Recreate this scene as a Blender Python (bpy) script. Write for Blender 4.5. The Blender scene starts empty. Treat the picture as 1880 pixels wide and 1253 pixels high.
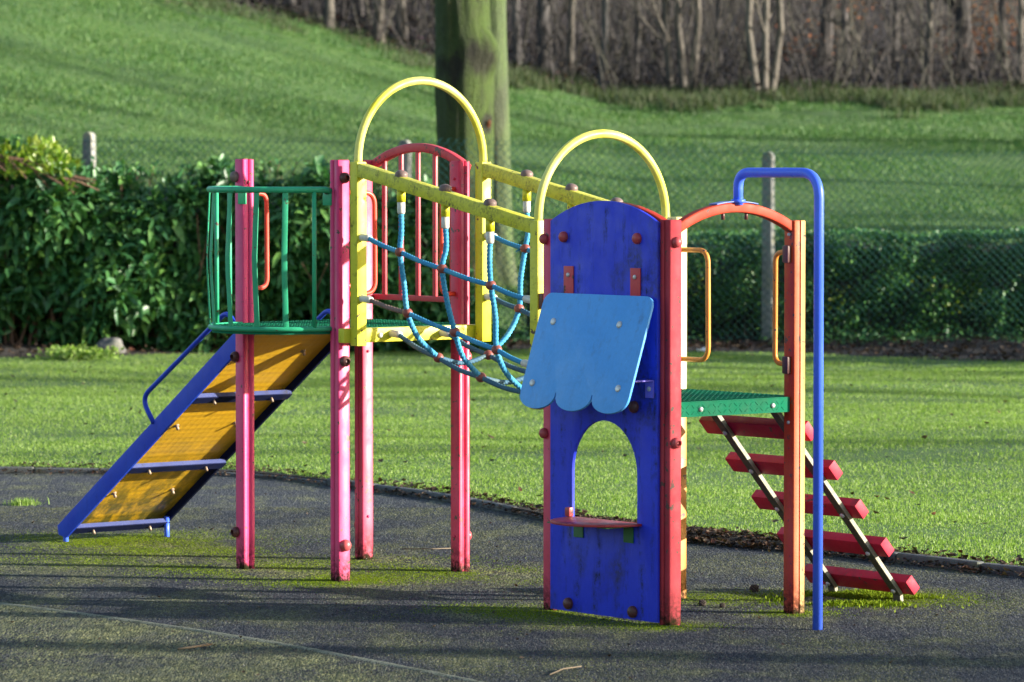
import bpy, bmesh, math, random
import numpy as np
from mathutils import Vector, Matrix, noise as mnoise
R = math.radians
random.seed(7)
rng = np.random.default_rng(11)
scene = bpy.context.scene
COL = scene.collection

# ------------------------------------------------------------------ helpers: objects
def link(o, parent=None):
    COL.objects.link(o)
    if parent is not None:
        o.parent = parent
    return o

def empty(name, loc=(0, 0, 0), rz=0.0, parent=None):
    o = bpy.data.objects.new(name, None)
    o.empty_display_size = 0.2
    o.location = loc
    o.rotation_euler = (0, 0, rz)
    return link(o, parent)

def tag(o, label=None, cat=None, group=None, kind=None):
    if label: o['label'] = label
    if cat: o['category'] = cat
    if group: o['group'] = group
    if kind: o['kind'] = kind
    return o

def obj(name, bm, mats, parent=None, smooth=None, loc=None):
    """link a bmesh as ONE mesh object; smooth = auto-smooth angle in degrees"""
    me = bpy.data.meshes.new(name)
    if smooth is not None:
        for f in bm.faces: f.smooth = True
        lim = R(smooth)
        for e in bm.edges:
            if len(e.link_faces) == 2 and e.calc_face_angle(0) > lim:
                e.smooth = False
    bm.to_mesh(me); bm.free()
    for m in (mats if isinstance(mats, (list, tuple)) else [mats]):
        me.materials.append(m)
    o = bpy.data.objects.new(name, me)
    if loc is not None: o.location = loc
    return link(o, parent)

def np_mesh(name, verts, faces, mat, parent=None, smooth=False):
    """fast mesh from numpy arrays; faces is a list of (n,k) int arrays"""
    me = bpy.data.meshes.new(name)
    verts = np.ascontiguousarray(verts, dtype=np.float32).reshape(-1, 3)
    me.vertices.add(len(verts)); me.vertices.foreach_set('co', verts.ravel())
    loops = np.concatenate([np.asarray(f, dtype=np.int32).ravel() for f in faces])
    sizes = np.concatenate([np.full(len(f), np.asarray(f).shape[1], dtype=np.int32) for f in faces])
    starts = np.concatenate([[0], np.cumsum(sizes)[:-1]]).astype(np.int32)
    me.loops.add(len(loops)); me.loops.foreach_set('vertex_index', loops)
    me.polygons.add(len(sizes)); me.polygons.foreach_set('loop_start', starts)
    me.polygons.foreach_set('loop_total', sizes)
    if smooth: me.polygons.foreach_set('use_smooth', np.ones(len(sizes), dtype=bool))
    me.update(calc_edges=True); me.validate()
    me.materials.append(mat)
    o = bpy.data.objects.new(name, me)
    return link(o, parent)

# ------------------------------------------------------------------ helpers: shapes
def BM(): return bmesh.new()

def add_box(bm, c, size, ax=None, bevel=0.0, seg=2, mi=0):
    """box at c, full sizes, optional axes (3 vectors)"""
    g = bmesh.ops.create_cube(bm, size=1.0)
    vs = g['verts']
    if ax is None: ax = ((1, 0, 0), (0, 1, 0), (0, 0, 1))
    a = [Vector(x).normalized() for x in ax]
    for v in vs:
        p = v.co.copy()
        v.co = Vector(c) + a[0] * p.x * size[0] + a[1] * p.y * size[1] + a[2] * p.z * size[2]
    faces = set(f for v in vs for f in v.link_faces)
    if mi:
        for f in faces: f.material_index = mi
    if bevel > 0:
        es = list(set(e for v in vs for e in v.link_edges))
        bmesh.ops.bevel(bm, geom=es, offset=bevel, segments=seg, affect='EDGES', profile=0.6)
    return bm

def frames(pts):
    """tangent / normal / binormal along a polyline by parallel transport"""
    n = len(pts); T = []
    for i in range(n):
        a = pts[max(i - 1, 0)]; b = pts[min(i + 1, n - 1)]
        T.append((b - a).normalized())
    t = T[0]
    ref = Vector((0, 0, 1)) if abs(t.z) < 0.9 else Vector((1, 0, 0))
    N = [(ref - t * ref.dot(t)).normalized()]
    for i in range(1, n):
        q = T[i - 1].rotation_difference(T[i])
        m = q @ N[-1]
        N.append((m - T[i] * m.dot(T[i])).normalized())
    return T, N, [T[i].cross(N[i]) for i in range(n)]

def add_tube(bm, pts, r, seg=12, caps=True, radii=None):
    pts = [Vector(p) for p in pts]
    T, N, B = frames(pts)
    rings = []
    for i, p in enumerate(pts):
        rr = radii[i] if radii else r
        rings.append([bm.verts.new(p + (N[i] * math.cos(2 * math.pi * k / seg) + B[i] * math.sin(2 * math.pi * k / seg)) * rr) for k in range(seg)])
    for i in range(len(rings) - 1):
        for k in range(seg):
            bm.faces.new((rings[i][k], rings[i][(k + 1) % seg], rings[i + 1][(k + 1) % seg], rings[i + 1][k]))
    if caps:
        bm.faces.new(list(reversed(rings[0]))); bm.faces.new(rings[-1])
    return bm

def add_sweep(bm, pts, prof, side):
    """sweep a closed 2-D profile [(a, b)] along pts; a is along the fixed vector side, b along tangent x side"""
    pts = [Vector(p) for p in pts]; side = Vector(side).normalized()
    n = len(pts); rings = []
    for i, p in enumerate(pts):
        t = (pts[min(i + 1, n - 1)] - pts[max(i - 1, 0)]).normalized()
        nn = side.cross(t).normalized()
        rings.append([bm.verts.new(p + side * a + nn * b) for a, b in prof])
    k = len(prof)
    for i in range(n - 1):
        for j in range(k):
            bm.faces.new((rings[i][j], rings[i][(j + 1) % k], rings[i + 1][(j + 1) % k], rings[i + 1][j]))
    bm.faces.new(list(reversed(rings[0]))); bm.faces.new(rings[-1])
    bmesh.ops.recalc_face_normals(bm, faces=bm.faces[:])
    return bm

def rprof(w, h, r=0.006, n=3):
    """rounded rectangle profile"""
    out = []
    for sx, sy, a0 in ((1, 1, 0), (-1, 1, 90), (-1, -1, 180), (1, -1, 270)):
        for i in range(n + 1):
            a = R(a0 + 90 * i / n)
            out.append((sx * (w / 2 - r) + r * math.cos(a), sy * (h / 2 - r) + r * math.sin(a)))
    return out

def fillet(pts, r, n=7):
    """round the corners of a polyline"""
    pts = [Vector(p) for p in pts]
    out = [pts[0]]
    for i in range(1, len(pts) - 1):
        a, b, c = pts[i - 1], pts[i], pts[i + 1]
        rr = r[i - 1] if isinstance(r, (list, tuple)) else r
        u1 = (a - b).normalized(); u2 = (c - b).normalized()
        ang = u1.angle(u2)
        d = min(rr / math.tan(ang / 2), (a - b).length * 0.49, (c - b).length * 0.49)
        p0 = b + u1 * d; p2 = b + u2 * d
        for k in range(n + 1):
            t = k / n
            out.append(p0 * (1 - t) ** 2 + b * 2 * t * (1 - t) + p2 * t * t)
    out.append(pts[-1])
    return out

def add_plate(bm, outer, holes, thick, fn, bevel=0.0):
    """flat plate from 2-D loops (with holes), extruded by thick; fn(a, b, c) -> 3-D point"""
    t = BM()
    es = []
    for lp in [outer] + holes:
        vs = [t.verts.new((a, b, 0)) for a, b in lp]
        es += [t.edges.new((vs[i], vs[(i + 1) % len(vs)])) for i in range(len(vs))]
    bmesh.ops.triangle_fill(t, edges=es, use_beauty=True, use_dissolve=False)
    bmesh.ops.dissolve_limit(t, angle_limit=R(1), verts=t.verts[:], edges=[e for e in t.edges if len(e.link_faces) == 2])
    g = bmesh.ops.extrude_face_region(t, geom=t.faces[:])
    for v in [x for x in g['geom'] if isinstance(x, bmesh.types.BMVert)]: v.co.z += thick
    bmesh.ops.recalc_face_normals(t, faces=t.faces[:])
    if bevel > 0:
        rim = [e for e in t.edges if len(e.link_faces) == 2 and e.calc_face_angle(0) > R(60) and abs(e.verts[0].co.z - e.verts[1].co.z) < 1e-6]
        bmesh.ops.bevel(t, geom=rim, offset=bevel, segments=2, affect='EDGES', profile=0.5)
    m = {}
    for v in t.verts: m[v] = bm.verts.new(fn(v.co.x, v.co.y, v.co.z))
    for f in t.faces: bm.faces.new([m[v] for v in f.verts])
    t.free()
    bmesh.ops.recalc_face_normals(bm, faces=bm.faces[:])
    return bm

def add_dome(bm, c, n, r, h=None, socket=0.0, seg=18, skirt=0.35):
    """rounded bolt cap on a surface: c on the surface, n outward; socket = recessed hole radius"""
    h = h or r; n = Vector(n).normalized()
    ref = Vector((0, 0, 1)) if abs(n.z) < 0.9 else Vector((1, 0, 0))
    a = n.cross(ref).normalized(); b = n.cross(a)
    prof = [(r, 0.0), (r, skirt * h)]
    for i in range(1, 7):
        t = R(90 * i / 6)
        rr = r * math.cos(t); hh = skirt * h + (h * (1 - skirt)) * math.sin(t)
        if socket and rr < socket:
            prof += [(socket, hh * 0.995), (socket * 0.9, hh * 0.45), (socket * 0.45, hh * 0.45), (socket * 0.4, hh * 0.62), (0.0, hh * 0.62)]
            break
        prof.append((max(rr, 0.0), hh))
    c = Vector(c); rings = []
    for rr, hh in prof:
        if rr < 1e-5:
            rings.append([bm.verts.new(c + n * hh)])
        else:
            rings.append([bm.verts.new(c + n * hh + (a * math.cos(2 * math.pi * k / seg) + b * math.sin(2 * math.pi * k / seg)) * rr) for k in range(seg)])
    for i in range(len(rings) - 1):
        A, Bb = rings[i], rings[i + 1]
        for k in range(seg):
            if len(Bb) == 1: bm.faces.new((A[k], A[(k + 1) % seg], Bb[0]))
            else: bm.faces.new((A[k], A[(k + 1) % seg], Bb[(k + 1) % seg], Bb[k]))
    bmesh.ops.recalc_face_normals(bm, faces=bm.faces[:])
    return bm

def add_ball(bm, c, r, sc=(1, 1, 1), seg=18):
    g = bmesh.ops.create_uvsphere(bm, u_segments=seg, v_segments=seg // 2 + 2, radius=r)
    for v in g['verts']: v.co = Vector((v.co.x * sc[0], v.co.y * sc[1], v.co.z * sc[2])) + Vector(c)
    return bm

def add_rope(bm, pts, r=0.0125, pitch=0.062, step=0.005, seg=18):
    """three-strand laid rope along a smooth curve through pts"""
    pts = [Vector(p) for p in pts]
    P = []
    n = len(pts)
    for i in range(n - 1):                      # Catmull-Rom
        p0 = pts[max(i - 1, 0)]; p1 = pts[i]; p2 = pts[i + 1]; p3 = pts[min(i + 2, n - 1)]
        k = max(2, int((p2 - p1).length / step))
        for j in range(k):
            t = j / k
            P.append(0.5 * ((2 * p1) + (p2 - p0) * t + (2 * p0 - 5 * p1 + 4 * p2 - p3) * t * t + (3 * p1 - p0 - 3 * p2 + p3) * t ** 3))
    P.append(pts[-1])
    T, N, B = frames(P)
    s = 0.0; prev = None
    for i, p in enumerate(P):
        if i: s += (p - P[i - 1]).length
        ring = []
        for k in range(seg):
            a = 2 * math.pi * k / seg
            lobe = abs(math.cos(1.5 * (a - 2 * math.pi * s / pitch)))
            rr = r * (0.54 + 0.50 * lobe ** 0.5)
            ring.append(bm.verts.new(p + (N[i] * math.cos(a) + B[i] * math.sin(a)) * rr))
        if prev:
            for k in range(seg):
                bm.faces.new((prev[k], prev[(k + 1) % seg], ring[(k + 1) % seg], ring[k]))
        else:
            bm.faces.new(list(reversed(ring)))
        prev = ring
    bm.faces.new(prev)
    return bm

# ------------------------------------------------------------------ helpers: materials
class NT:
    def __init__(s, name):
        s.m = bpy.data.materials.new(name); s.m.use_nodes = True
        s.t = s.m.node_tree
        for n in list(s.t.nodes): s.t.nodes.remove(n)
        s.out = s.t.nodes.new('ShaderNodeOutputMaterial')
        s.b = s.t.nodes.new('ShaderNodeBsdfPrincipled')
        s.t.links.new(s.b.outputs[0], s.out.inputs[0])
    def n(s, typ, **kw):
        nd = s.t.nodes.new(typ)
        for k, v in kw.items():
            if k in ('operation', 'blend_type', 'data_type', 'noise_dimensions', 'feature', 'distance', 'clamp', 'musgrave_type'):
                setattr(nd, k, v)
        return nd
    def put(s, sock, v):
        if hasattr(v, 'is_output'): s.t.links.new(v, sock)
        elif isinstance(v, (tuple, list)): sock.default_value = (*v, 1.0) if len(v) == 3 and len(sock.default_value) == 4 else v
        else: sock.default_value = v
    def coord(s, which='Object', scale=None):
        o = s.n('ShaderNodeTexCoord').outputs[which]
        if scale is None: return o
        mp = s.n('ShaderNodeMapping'); s.put(mp.inputs['Vector'], o); mp.inputs['Scale'].default_value = scale
        return mp.outputs[0]
    def pos(s): return s.n('ShaderNodeNewGeometry').outputs['Position']
    def noise(s, vec, scale, detail=4.0, rough=0.55, dist=0.0):
        nd = s.n('ShaderNodeTexNoise'); s.put(nd.inputs['Vector'], vec)
        nd.inputs['Scale'].default_value = scale; nd.inputs['Detail'].default_value = detail
        nd.inputs['Roughness'].default_value = rough; nd.inputs['Distortion'].default_value = dist
        return nd.outputs['Fac']
    def voro(s, vec, scale, out='Distance', feature='F1', rand=1.0):
        nd = s.n('ShaderNodeTexVoronoi'); nd.feature = feature; s.put(nd.inputs['Vector'], vec)
        nd.inputs['Scale'].default_value = scale; nd.inputs['Randomness'].default_value = rand
        return nd.outputs[out]
    def ramp(s, fac, stops, interp='LINEAR'):
        nd = s.n('ShaderNodeValToRGB'); nd.color_ramp.interpolation = interp
        cr = nd.color_ramp
        while len(cr.elements) < len(stops): cr.elements.new(0.5)
        for e, (p, c) in zip(cr.elements, stops):
            e.position = p; e.color = (*c, 1.0) if isinstance(c, (tuple, list)) else (c, c, c, 1.0)
        s.put(nd.inputs[0], fac)
        return nd.outputs[0]
    def mix(s, fac, a, b, blend='MIX'):
        nd = s.n('ShaderNodeMix', data_type='RGBA', blend_type=blend)
        s.put(nd.inputs[0], fac); s.put(nd.inputs[6], a); s.put(nd.inputs[7], b)
        return nd.outputs[2]
    def math(s, op, a, b=0.0, clamp=False):
        nd = s.n('ShaderNodeMath', operation=op); nd.use_clamp = clamp
        s.put(nd.inputs[0], a); s.put(nd.inputs[1], b)
        return nd.outputs[0]
    def sep(s, vec):
        nd = s.n('ShaderNodeSeparateXYZ'); s.put(nd.inputs[0], vec); return nd.outputs
    def comb(s, x, y, z):
        nd = s.n('ShaderNodeCombineXYZ')
        for i, v in enumerate((x, y, z)): s.put(nd.inputs[i], v)
        return nd.outputs[0]
    def mapr(s, v, a, b, c=0.0, d=1.0):
        nd = s.n('ShaderNodeMapRange'); s.put(nd.inputs[0], v)
        for i, x in enumerate((a, b, c, d)): nd.inputs[i + 1].default_value = x
        return nd.outputs[0]
    def bump(s, h, strength=0.3, dist=0.01):
        nd = s.n('ShaderNodeBump'); s.put(nd.inputs['Height'], h)
        nd.inputs['Strength'].default_value = strength; nd.inputs['Distance'].default_value = dist
        s.t.links.new(nd.outputs[0], s.b.inputs['Normal'])
    def set(s, **kw):
        for k, v in kw.items(): s.put(s.b.inputs[k.replace('_', ' ')], v)
        return s.m

def paint(name, col, fade=None, dirt=(0.05, 0.045, 0.03), dirt_amt=0.25, rough=0.42, streak=True, foot=False, chips=0.0, chipcol=(0.09, 0.05, 0.04), bump=0.12, ztop=None, gr=(0.52, 0.74), fine_sc=34, spec=0.32, smear=None):
    """weathered gloss paint / powder coat: slow fading, fine mottling, grime streaks, chips, a dirty foot"""
    k = NT(name); c = k.coord('Object')
    fade = fade or tuple(min(1, x * 1.25 + 0.03) for x in col)
    big = k.noise(c, 2.3, 5, 0.6, 0.3)
    base = k.mix(k.ramp(big, [(0.36, 0.0), (0.66, 1.0)]), col, fade)
    if ztop:                                    # paint bleached by weather above a height
        z = k.sep(c)[2]
        m = k.math('ADD', k.mapr(z, ztop[0], ztop[1]), k.math('MULTIPLY', k.math('SUBTRACT', k.noise(c, 5, 3), 0.5), 0.5), True)
        base = k.mix(m, base, ztop[2])
    fine = k.noise(c, 60, 4, 0.7)
    base = k.mix(k.mapr(fine, 0.3, 0.7, 0.0, 0.35), base, k.mix(1.0, base, (0.72, 0.72, 0.72), 'MULTIPLY'))
    sv = k.coord('Object', (9, 9, 1.3) if streak else (5, 5, 5))
    g = k.ramp(k.noise(sv, 2.2, 6, 0.65, 0.2), [(gr[0], 0.0), (gr[1], 1.0)])
    sp = k.ramp(k.noise(c, fine_sc, 5, 0.75), [(0.42, 0.0), (0.66, 1.0)])
    dm = k.math('MULTIPLY', k.math('MULTIPLY', g, sp), dirt_amt * 2.2, True)
    base = k.mix(dm, base, dirt)
    if smear:
        s1 = k.ramp(k.noise(k.coord('Object', (1.0, 1.0, 0.55)), smear[0], 3, 0.5, 0.3), [(smear[1], 0.0), (smear[2], 1.0)])
        s2 = k.mapr(k.noise(c, 40, 5, 0.7), 0.3, 0.6)
        base = k.mix(k.math('MULTIPLY', k.math('MULTIPLY', s1, s2), smear[4], True), base, smear[3])
        sc_ = k.ramp(k.noise(k.coord('Object', (14, 14, 1.2)), 7, 2, 0.5, 1.5), [(0.70, 0.0), (0.73, 1.0)])
        base = k.mix(k.math('MULTIPLY', sc_, 0.35), base, tuple(min(1, q * 1.5 + 0.03) for q in col))
    rgh = k.mapr(k.noise(c, 12, 4), 0.25, 0.75, rough - 0.1, rough + 0.16)
    if chips > 0:
        ch = k.ramp(k.math('ADD', k.noise(c, 26, 3, 0.6), k.math('MULTIPLY', k.noise(c, 4, 2), 0.35)), [(0.86 - chips, 0.0), (0.875 - chips, 1.0)])
        base = k.mix(ch, base, chipcol)
    if foot:
        z = k.sep(c)[2]
        f = k.math('MULTIPLY', k.mapr(z, 0.20, 0.02), k.mapr(k.noise(c, 34, 5, 0.75), 0.36, 0.56), True)
        base = k.mix(f, base, (0.03, 0.018, 0.014))
        f2 = k.math('MULTIPLY', k.mapr(z, 0.045, 0.005), k.mapr(k.noise(c, 18, 3), 0.35, 0.55), True)
        base = k.mix(f2, base, (0.014, 0.016, 0.006)); dm = k.math('MAXIMUM', dm, k.math('MAXIMUM', f, f2))
    k.bump(k.math('ADD', k.noise(c, 140, 3, 0.6), k.math('MULTIPLY', k.noise(c, 16, 3), 0.6)), bump, 0.003)
    k.put(k.b.inputs['Specular IOR Level'], k.math('MULTIPLY', k.math('SUBTRACT', 1.0, dm), spec))
    return k.set(Base_Color=base, Roughness=k.math('MAXIMUM', rgh, k.math('MULTIPLY', dm, 0.95)))

M = {}
M['pink'] = paint('pink_paint', (0.62, 0.022, 0.13), (0.68, 0.055, 0.18), dirt_amt=0.12, foot=True, chips=0.03)
M['crimson'] = paint('crimson_paint', (0.50, 0.018, 0.055), (0.66, 0.06, 0.14), dirt_amt=0.12, foot=True, chips=0.03)
M['dusty_red'] = paint('dusty_red_paint', (0.31, 0.022, 0.034), (0.39, 0.045, 0.06), rough=0.6, spec=0.14, dirt_amt=0.3, foot=True, chips=0.05)
M['orange_red'] = paint('orange_red_paint', (0.48, 0.028, 0.008), (0.56, 0.07, 0.018), dirt_amt=0.3, foot=True, chips=0.05)
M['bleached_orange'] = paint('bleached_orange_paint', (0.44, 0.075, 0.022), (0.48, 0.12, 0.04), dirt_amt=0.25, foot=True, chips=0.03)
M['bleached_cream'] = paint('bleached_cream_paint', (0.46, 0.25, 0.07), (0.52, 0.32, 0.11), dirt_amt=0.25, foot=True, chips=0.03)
M['ochre'] = paint('ochre_paint', (0.46, 0.17, 0.018), (0.50, 0.22, 0.035), dirt_amt=0.2, foot=True, chips=0.04, ztop=(0.92, 1.1, (0.78, 0.66, 0.26)))
M['yellow'] = paint('yellow_paint', (0.56, 0.53, 0.012), (0.62, 0.60, 0.05), dirt=(0.10, 0.085, 0.03), dirt_amt=0.75, streak=False, chips=0.015)
M['yellow_beam'] = paint('mouldy_yellow_paint', (0.56, 0.53, 0.015), (0.62, 0.60, 0.06), dirt=(0.07, 0.07, 0.06), dirt_amt=0.55, streak=False, chips=0.0, gr=(0.40, 0.66), fine_sc=75)
M['tube_yellow'] = paint('yellow_tube_paint', (0.62, 0.56, 0.015), (0.70, 0.68, 0.20), dirt=(0.25, 0.23, 0.08), dirt_amt=0.3, streak=False)
M['panel_red'] = paint('barrier_red_paint', (0.50, 0.035, 0.05), (0.56, 0.07, 0.09), dirt_amt=0.3, chips=0.04)
M['arch_red'] = paint('arch_red_paint', (0.40, 0.032, 0.014), (0.46, 0.065, 0.032), rough=0.55, spec=0.15, dirt_amt=0.35, chips=0.05)
M['handle_red'] = paint('handle_red_paint', (0.68, 0.05, 0.022), (0.72, 0.10, 0.06), dirt_amt=0.15)
M['handle_orange'] = paint('handle_orange_paint', (0.66, 0.22, 0.022), (0.70, 0.30, 0.06), dirt_amt=0.25, chips=0.03)
M['green'] = paint('green_paint', (0.020, 0.31, 0.15), (0.045, 0.39, 0.21), dirt_amt=0.15, chips=0.02)
M['tread_red'] = paint('tread_red', (0.40, 0.007, 0.030), (0.48, 0.016, 0.05), dirt_amt=0.3, streak=False, rough=0.55, spec=0.25, chips=0.03, smear=(7.0, 0.54, 0.68, (0.09, 0.02, 0.03), 0.7))
M['ramp_blue'] = paint('ramp_blue_paint', (0.008, 0.040, 0.50), (0.014, 0.065, 0.56), dirt_amt=0.15)
M['navy'] = paint('navy_cross_bar_paint', (0.002, 0.005, 0.032), (0.004, 0.009, 0.05), dirt_amt=0.3, rough=0.7, spec=0.12)
M['lip'] = paint('faded_lilac_lip', (0.04, 0.055, 0.17), (0.06, 0.08, 0.21), dirt_amt=0.5, rough=0.65, spec=0.2)  # paler lilac for the web of each cross bar
M['pole_blue'] = paint('pole_blue_paint', (0.055, 0.135, 0.82), (0.07, 0.16, 0.86), dirt_amt=0.06, rough=0.3)
M['panel_blue'] = paint('panel_blue_paint', (0.014, 0.032, 0.56), (0.022, 0.048, 0.62), dirt=(0.035, 0.04, 0.075), dirt_amt=0.6, gr=(0.50, 0.68), fine_sc=22, chips=-0.03, chipcol=(0.2, 0.2, 0.45), rough=0.5, smear=(4.2, 0.57, 0.68, (0.018, 0.02, 0.045), 0.8))
M['awning_blue'] = paint('awning_blue_paint', (0.070, 0.31, 0.74), (0.095, 0.35, 0.78), dirt=(0.10, 0.20, 0.38), dirt_amt=0.4, chips=-0.03, chipcol=(0.12, 0.05, 0.08), rough=0.5, smear=(6.0, 0.60, 0.74, (0.07, 0.16, 0.36), 0.6))
M['violet'] = paint('violet_bracket_paint', (0.16, 0.12, 0.55), dirt_amt=0.1)
M['counter_red'] = paint('counter_red_paint', (0.30, 0.02, 0.03), (0.36, 0.05, 0.055), dirt=(0.06, 0.03, 0.05), dirt_amt=0.6, streak=False, chips=0.05, rough=0.35)
M['bracket_green'] = paint('bracket_green_paint', (0.01, 0.10, 0.03), dirt_amt=0.3)
M['cap_red'] = paint('cap_red_plastic', (0.36, 0.045, 0.055), (0.42, 0.08, 0.085), dirt_amt=0.5, streak=False, rough=0.35)
M['cap_dark'] = paint('cap_dark_plastic', (0.085, 0.028, 0.028), (0.13, 0.05, 0.045), dirt_amt=0.5, streak=False, rough=0.4)
M['cap_brown'] = paint('cap_brown_plastic', (0.13, 0.085, 0.075), (0.17, 0.12, 0.11), dirt_amt=0.4, streak=False, rough=0.45)
M['joint'] = paint('rope_joint_plastic', (0.21, 0.055, 0.045), (0.26, 0.08, 0.065), dirt_amt=0.5, streak=False, rough=0.4)
M['plate_blue'] = paint('plate_blue_paint', (0.05, 0.10, 0.34), dirt_amt=0.4)

def metal(name, col, rough=0.4, dirt=(0.05, 0.045, 0.03), amt=0.5, met=0.3):
    k = NT(name); c = k.coord('Object')
    n = k.noise(c, 30, 5, 0.7)
    base = k.mix(k.mapr(n, 0.45, 0.7, 0.0, amt), k.mix(k.noise(c, 5), col, tuple(x * 0.8 for x in col)), dirt)
    k.bump(k.noise(c, 90, 3), 0.15, 0.002)
    return k.set(Base_Color=base, Metallic=met, Roughness=k.mapr(n, 0.3, 0.7, rough - 0.08, rough + 0.15))
M['steel'] = metal('zinc_bolt', (0.62, 0.62, 0.62), 0.35)
M['ferrule'] = metal('grey_ferrule', (0.62, 0.60, 0.54), 0.45, amt=0.3, met=0.0)
M['galv'] = metal('weathered_galvanised', (0.085, 0.085, 0.06), 0.55, (0.04, 0.035, 0.025), 0.7)  # stringer face: shade as well as dirt darkens this colour
M['galv_side'] = metal('bare_galvanised_edge', (0.26, 0.25, 0.19), 0.6, (0.20, 0.20, 0.11), 0.6, met=0.1)  # stringer sides: sunlight put into a paler colour
M['rust'] = metal('rusty_bolt', (0.35, 0.27, 0.20), 0.5, (0.10, 0.045, 0.02), 0.7)

def rope_mat(name, a, b, c2):
    k = NT(name); c = k.coord('Object')
    n = k.noise(c, 220, 4, 0.7); w = k.noise(c, 9, 3)
    base = k.mix(k.mapr(n, 0.35, 0.65), a, b)
    base = k.mix(k.mapr(w, 0.5, 0.75, 0.0, 0.8), base, c2)
    k.bump(n, 0.5, 0.002)
    return k.set(Base_Color=base, Roughness=0.8)
M['rope'] = rope_mat('blue_rope', (0.015, 0.16, 0.34), (0.04, 0.30, 0.52), (0.12, 0.40, 0.50))
M['rope_dark'] = rope_mat('worn_dark_rope', (0.02, 0.075, 0.13), (0.05, 0.14, 0.21), (0.12, 0.17, 0.16))
M['rope_brown'] = rope_mat('grubby_brown_rope', (0.17, 0.10, 0.085), (0.24, 0.16, 0.14), (0.10, 0.08, 0.08))

def ramp_mat():
    """yellow moulded sheet with pressed dimples, stained by algae lower down"""
    k = NT('yellow_moulded_sheet'); c = k.coord('Object')
    x, y, z = k.sep(c)
    base = k.mix(k.noise(c, 3, 4), (0.52, 0.285, 0.008), (0.60, 0.355, 0.012))
    lines = k.math('SINE', k.math('MULTIPLY', z, 230.0))
    base = k.mix(k.mapr(lines, -0.4, 1.0, 0.0, 0.16), base, (0.40, 0.20, 0.01))
    st = k.math('MULTIPLY', k.mapr(z, 0.75, 0.2), k.ramp(k.noise(k.coord('Object', (2.2, 5, 3)), 2.6, 7, 0.7), [(0.36, 0.0), (0.56, 1.0)]), True)
    base = k.mix(k.math('MULTIPLY', st, 0.9), base, (0.06, 0.062, 0.012))
    sp = k.ramp(k.noise(c, 38, 5, 0.7), [(0.60, 0.0), (0.72, 1.0)])
    base = k.mix(k.math('MULTIPLY', sp, 0.55), base, (0.12, 0.08, 0.02))
    v = k.voro(k.comb(x, k.math('MULTIPLY', y, 1.0), k.math('MULTIPLY', z, 1.0)), 24.0, rand=0.12)
    k.bump(k.math('ADD', k.math('MULTIPLY', v, 0.8), k.math('MULTIPLY', lines, 0.03)), 0.45, 0.005)
    return k.set(Base_Color=base, Roughness=k.mapr(k.noise(c, 9), 0.3, 0.7, 0.35, 0.55))
M['ramp_yellow'] = ramp_mat()

def deck_mat():
    """green tread plate, paint worn to bluish metal on the raised bars"""
    k = NT('green_tread_plate'); c = k.coord('Object')
    x, y, z = k.sep(c)
    base = k.mix(k.noise(c, 4, 4), (0.002, 0.12, 0.058), (0.006, 0.16, 0.085))
    g = k.ramp(k.noise(c, 7, 6, 0.7), [(0.45, 0.0), (0.7, 1.0)])
    base = k.mix(k.math('MULTIPLY', g, 0.25), base, (0.05, 0.06, 0.035))
    w = k.ramp(k.noise(c, 45, 4, 0.7), [(0.6, 0.0), (0.75, 1.0)])
    base = k.mix(k.math('MULTIPLY', w, 0.4), base, (0.03, 0.13, 0.12))
    k.bump(k.noise(c, 120, 3), 0.2, 0.003)
    k.b.inputs['Specular IOR Level'].default_value = 0.08
    return k.set(Base_Color=base, Roughness=k.mapr(k.noise(c, 20), 0.3, 0.7, 0.6, 0.85))
M['deck'] = deck_mat()

def leaf_mat(name, cols, rough=0.35, spec=0.5, trans=0.12):
    k = NT(name)
    rnd = k.n('ShaderNodeNewGeometry').outputs['Random Per Island']
    n = len(cols)
    base = k.ramp(rnd, [(i / max(1, n - 1), c) for i, c in enumerate(cols)])
    p = k.pos()
    base = k.mix(k.mapr(k.noise(p, 1.3, 3), 0.3, 0.7, 0.0, 0.45), base, k.mix(1.0, base, (0.55, 0.62, 0.6), 'MULTIPLY'))
    k.b.inputs['Specular IOR Level'].default_value = spec
    m = k.set(Base_Color=base, Roughness=rough)
    if trans:
        tr = k.n('ShaderNodeBsdfTranslucent'); k.put(tr.inputs[0], k.mix(1.0, base, (1.3, 1.5, 0.6), 'MULTIPLY'))
        mx = k.n('ShaderNodeMixShader'); mx.inputs[0].default_value = trans
        k.t.links.new(k.b.outputs[0], mx.inputs[1]); k.t.links.new(tr.outputs[0], mx.inputs[2])
        k.t.links.new(mx.outputs[0], k.out.inputs[0])
    return m
M['laurel'] = leaf_mat('laurel_leaf', [(0.028, 0.10, 0.036), (0.044, 0.145, 0.05), (0.065, 0.185, 0.05), (0.052, 0.16, 0.055), (0.12, 0.25, 0.05), (0.035, 0.12, 0.042)], 0.42, 0.45, 0.12)
M['laurel_young'] = leaf_mat('young_laurel_leaf', [(0.12, 0.22, 0.02), (0.20, 0.30, 0.03), (0.26, 0.30, 0.04), (0.09, 0.20, 0.02)], 0.38, 0.5, 0.3)
M['privet'] = leaf_mat('clipped_hedge_leaf', [(0.030, 0.105, 0.036), (0.048, 0.16, 0.052), (0.06, 0.19, 0.048), (0.13, 0.28, 0.055), (0.034, 0.125, 0.044)], 0.4, 0.45, 0.1)
M['grass'] = leaf_mat('lawn_grass', [(0.12, 0.21, 0.04), (0.18, 0.29, 0.055), (0.25, 0.345, 0.08), (0.15, 0.25, 0.05), (0.32, 0.38, 0.14)], 0.5, 0.3, 0.4)
M['grass_hill'] = leaf_mat('hill_grass', [(0.030, 0.105, 0.024), (0.048, 0.135, 0.026), (0.068, 0.155, 0.030), (0.12, 0.185, 0.045)], 0.55, 0.3, 0.2)
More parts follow.
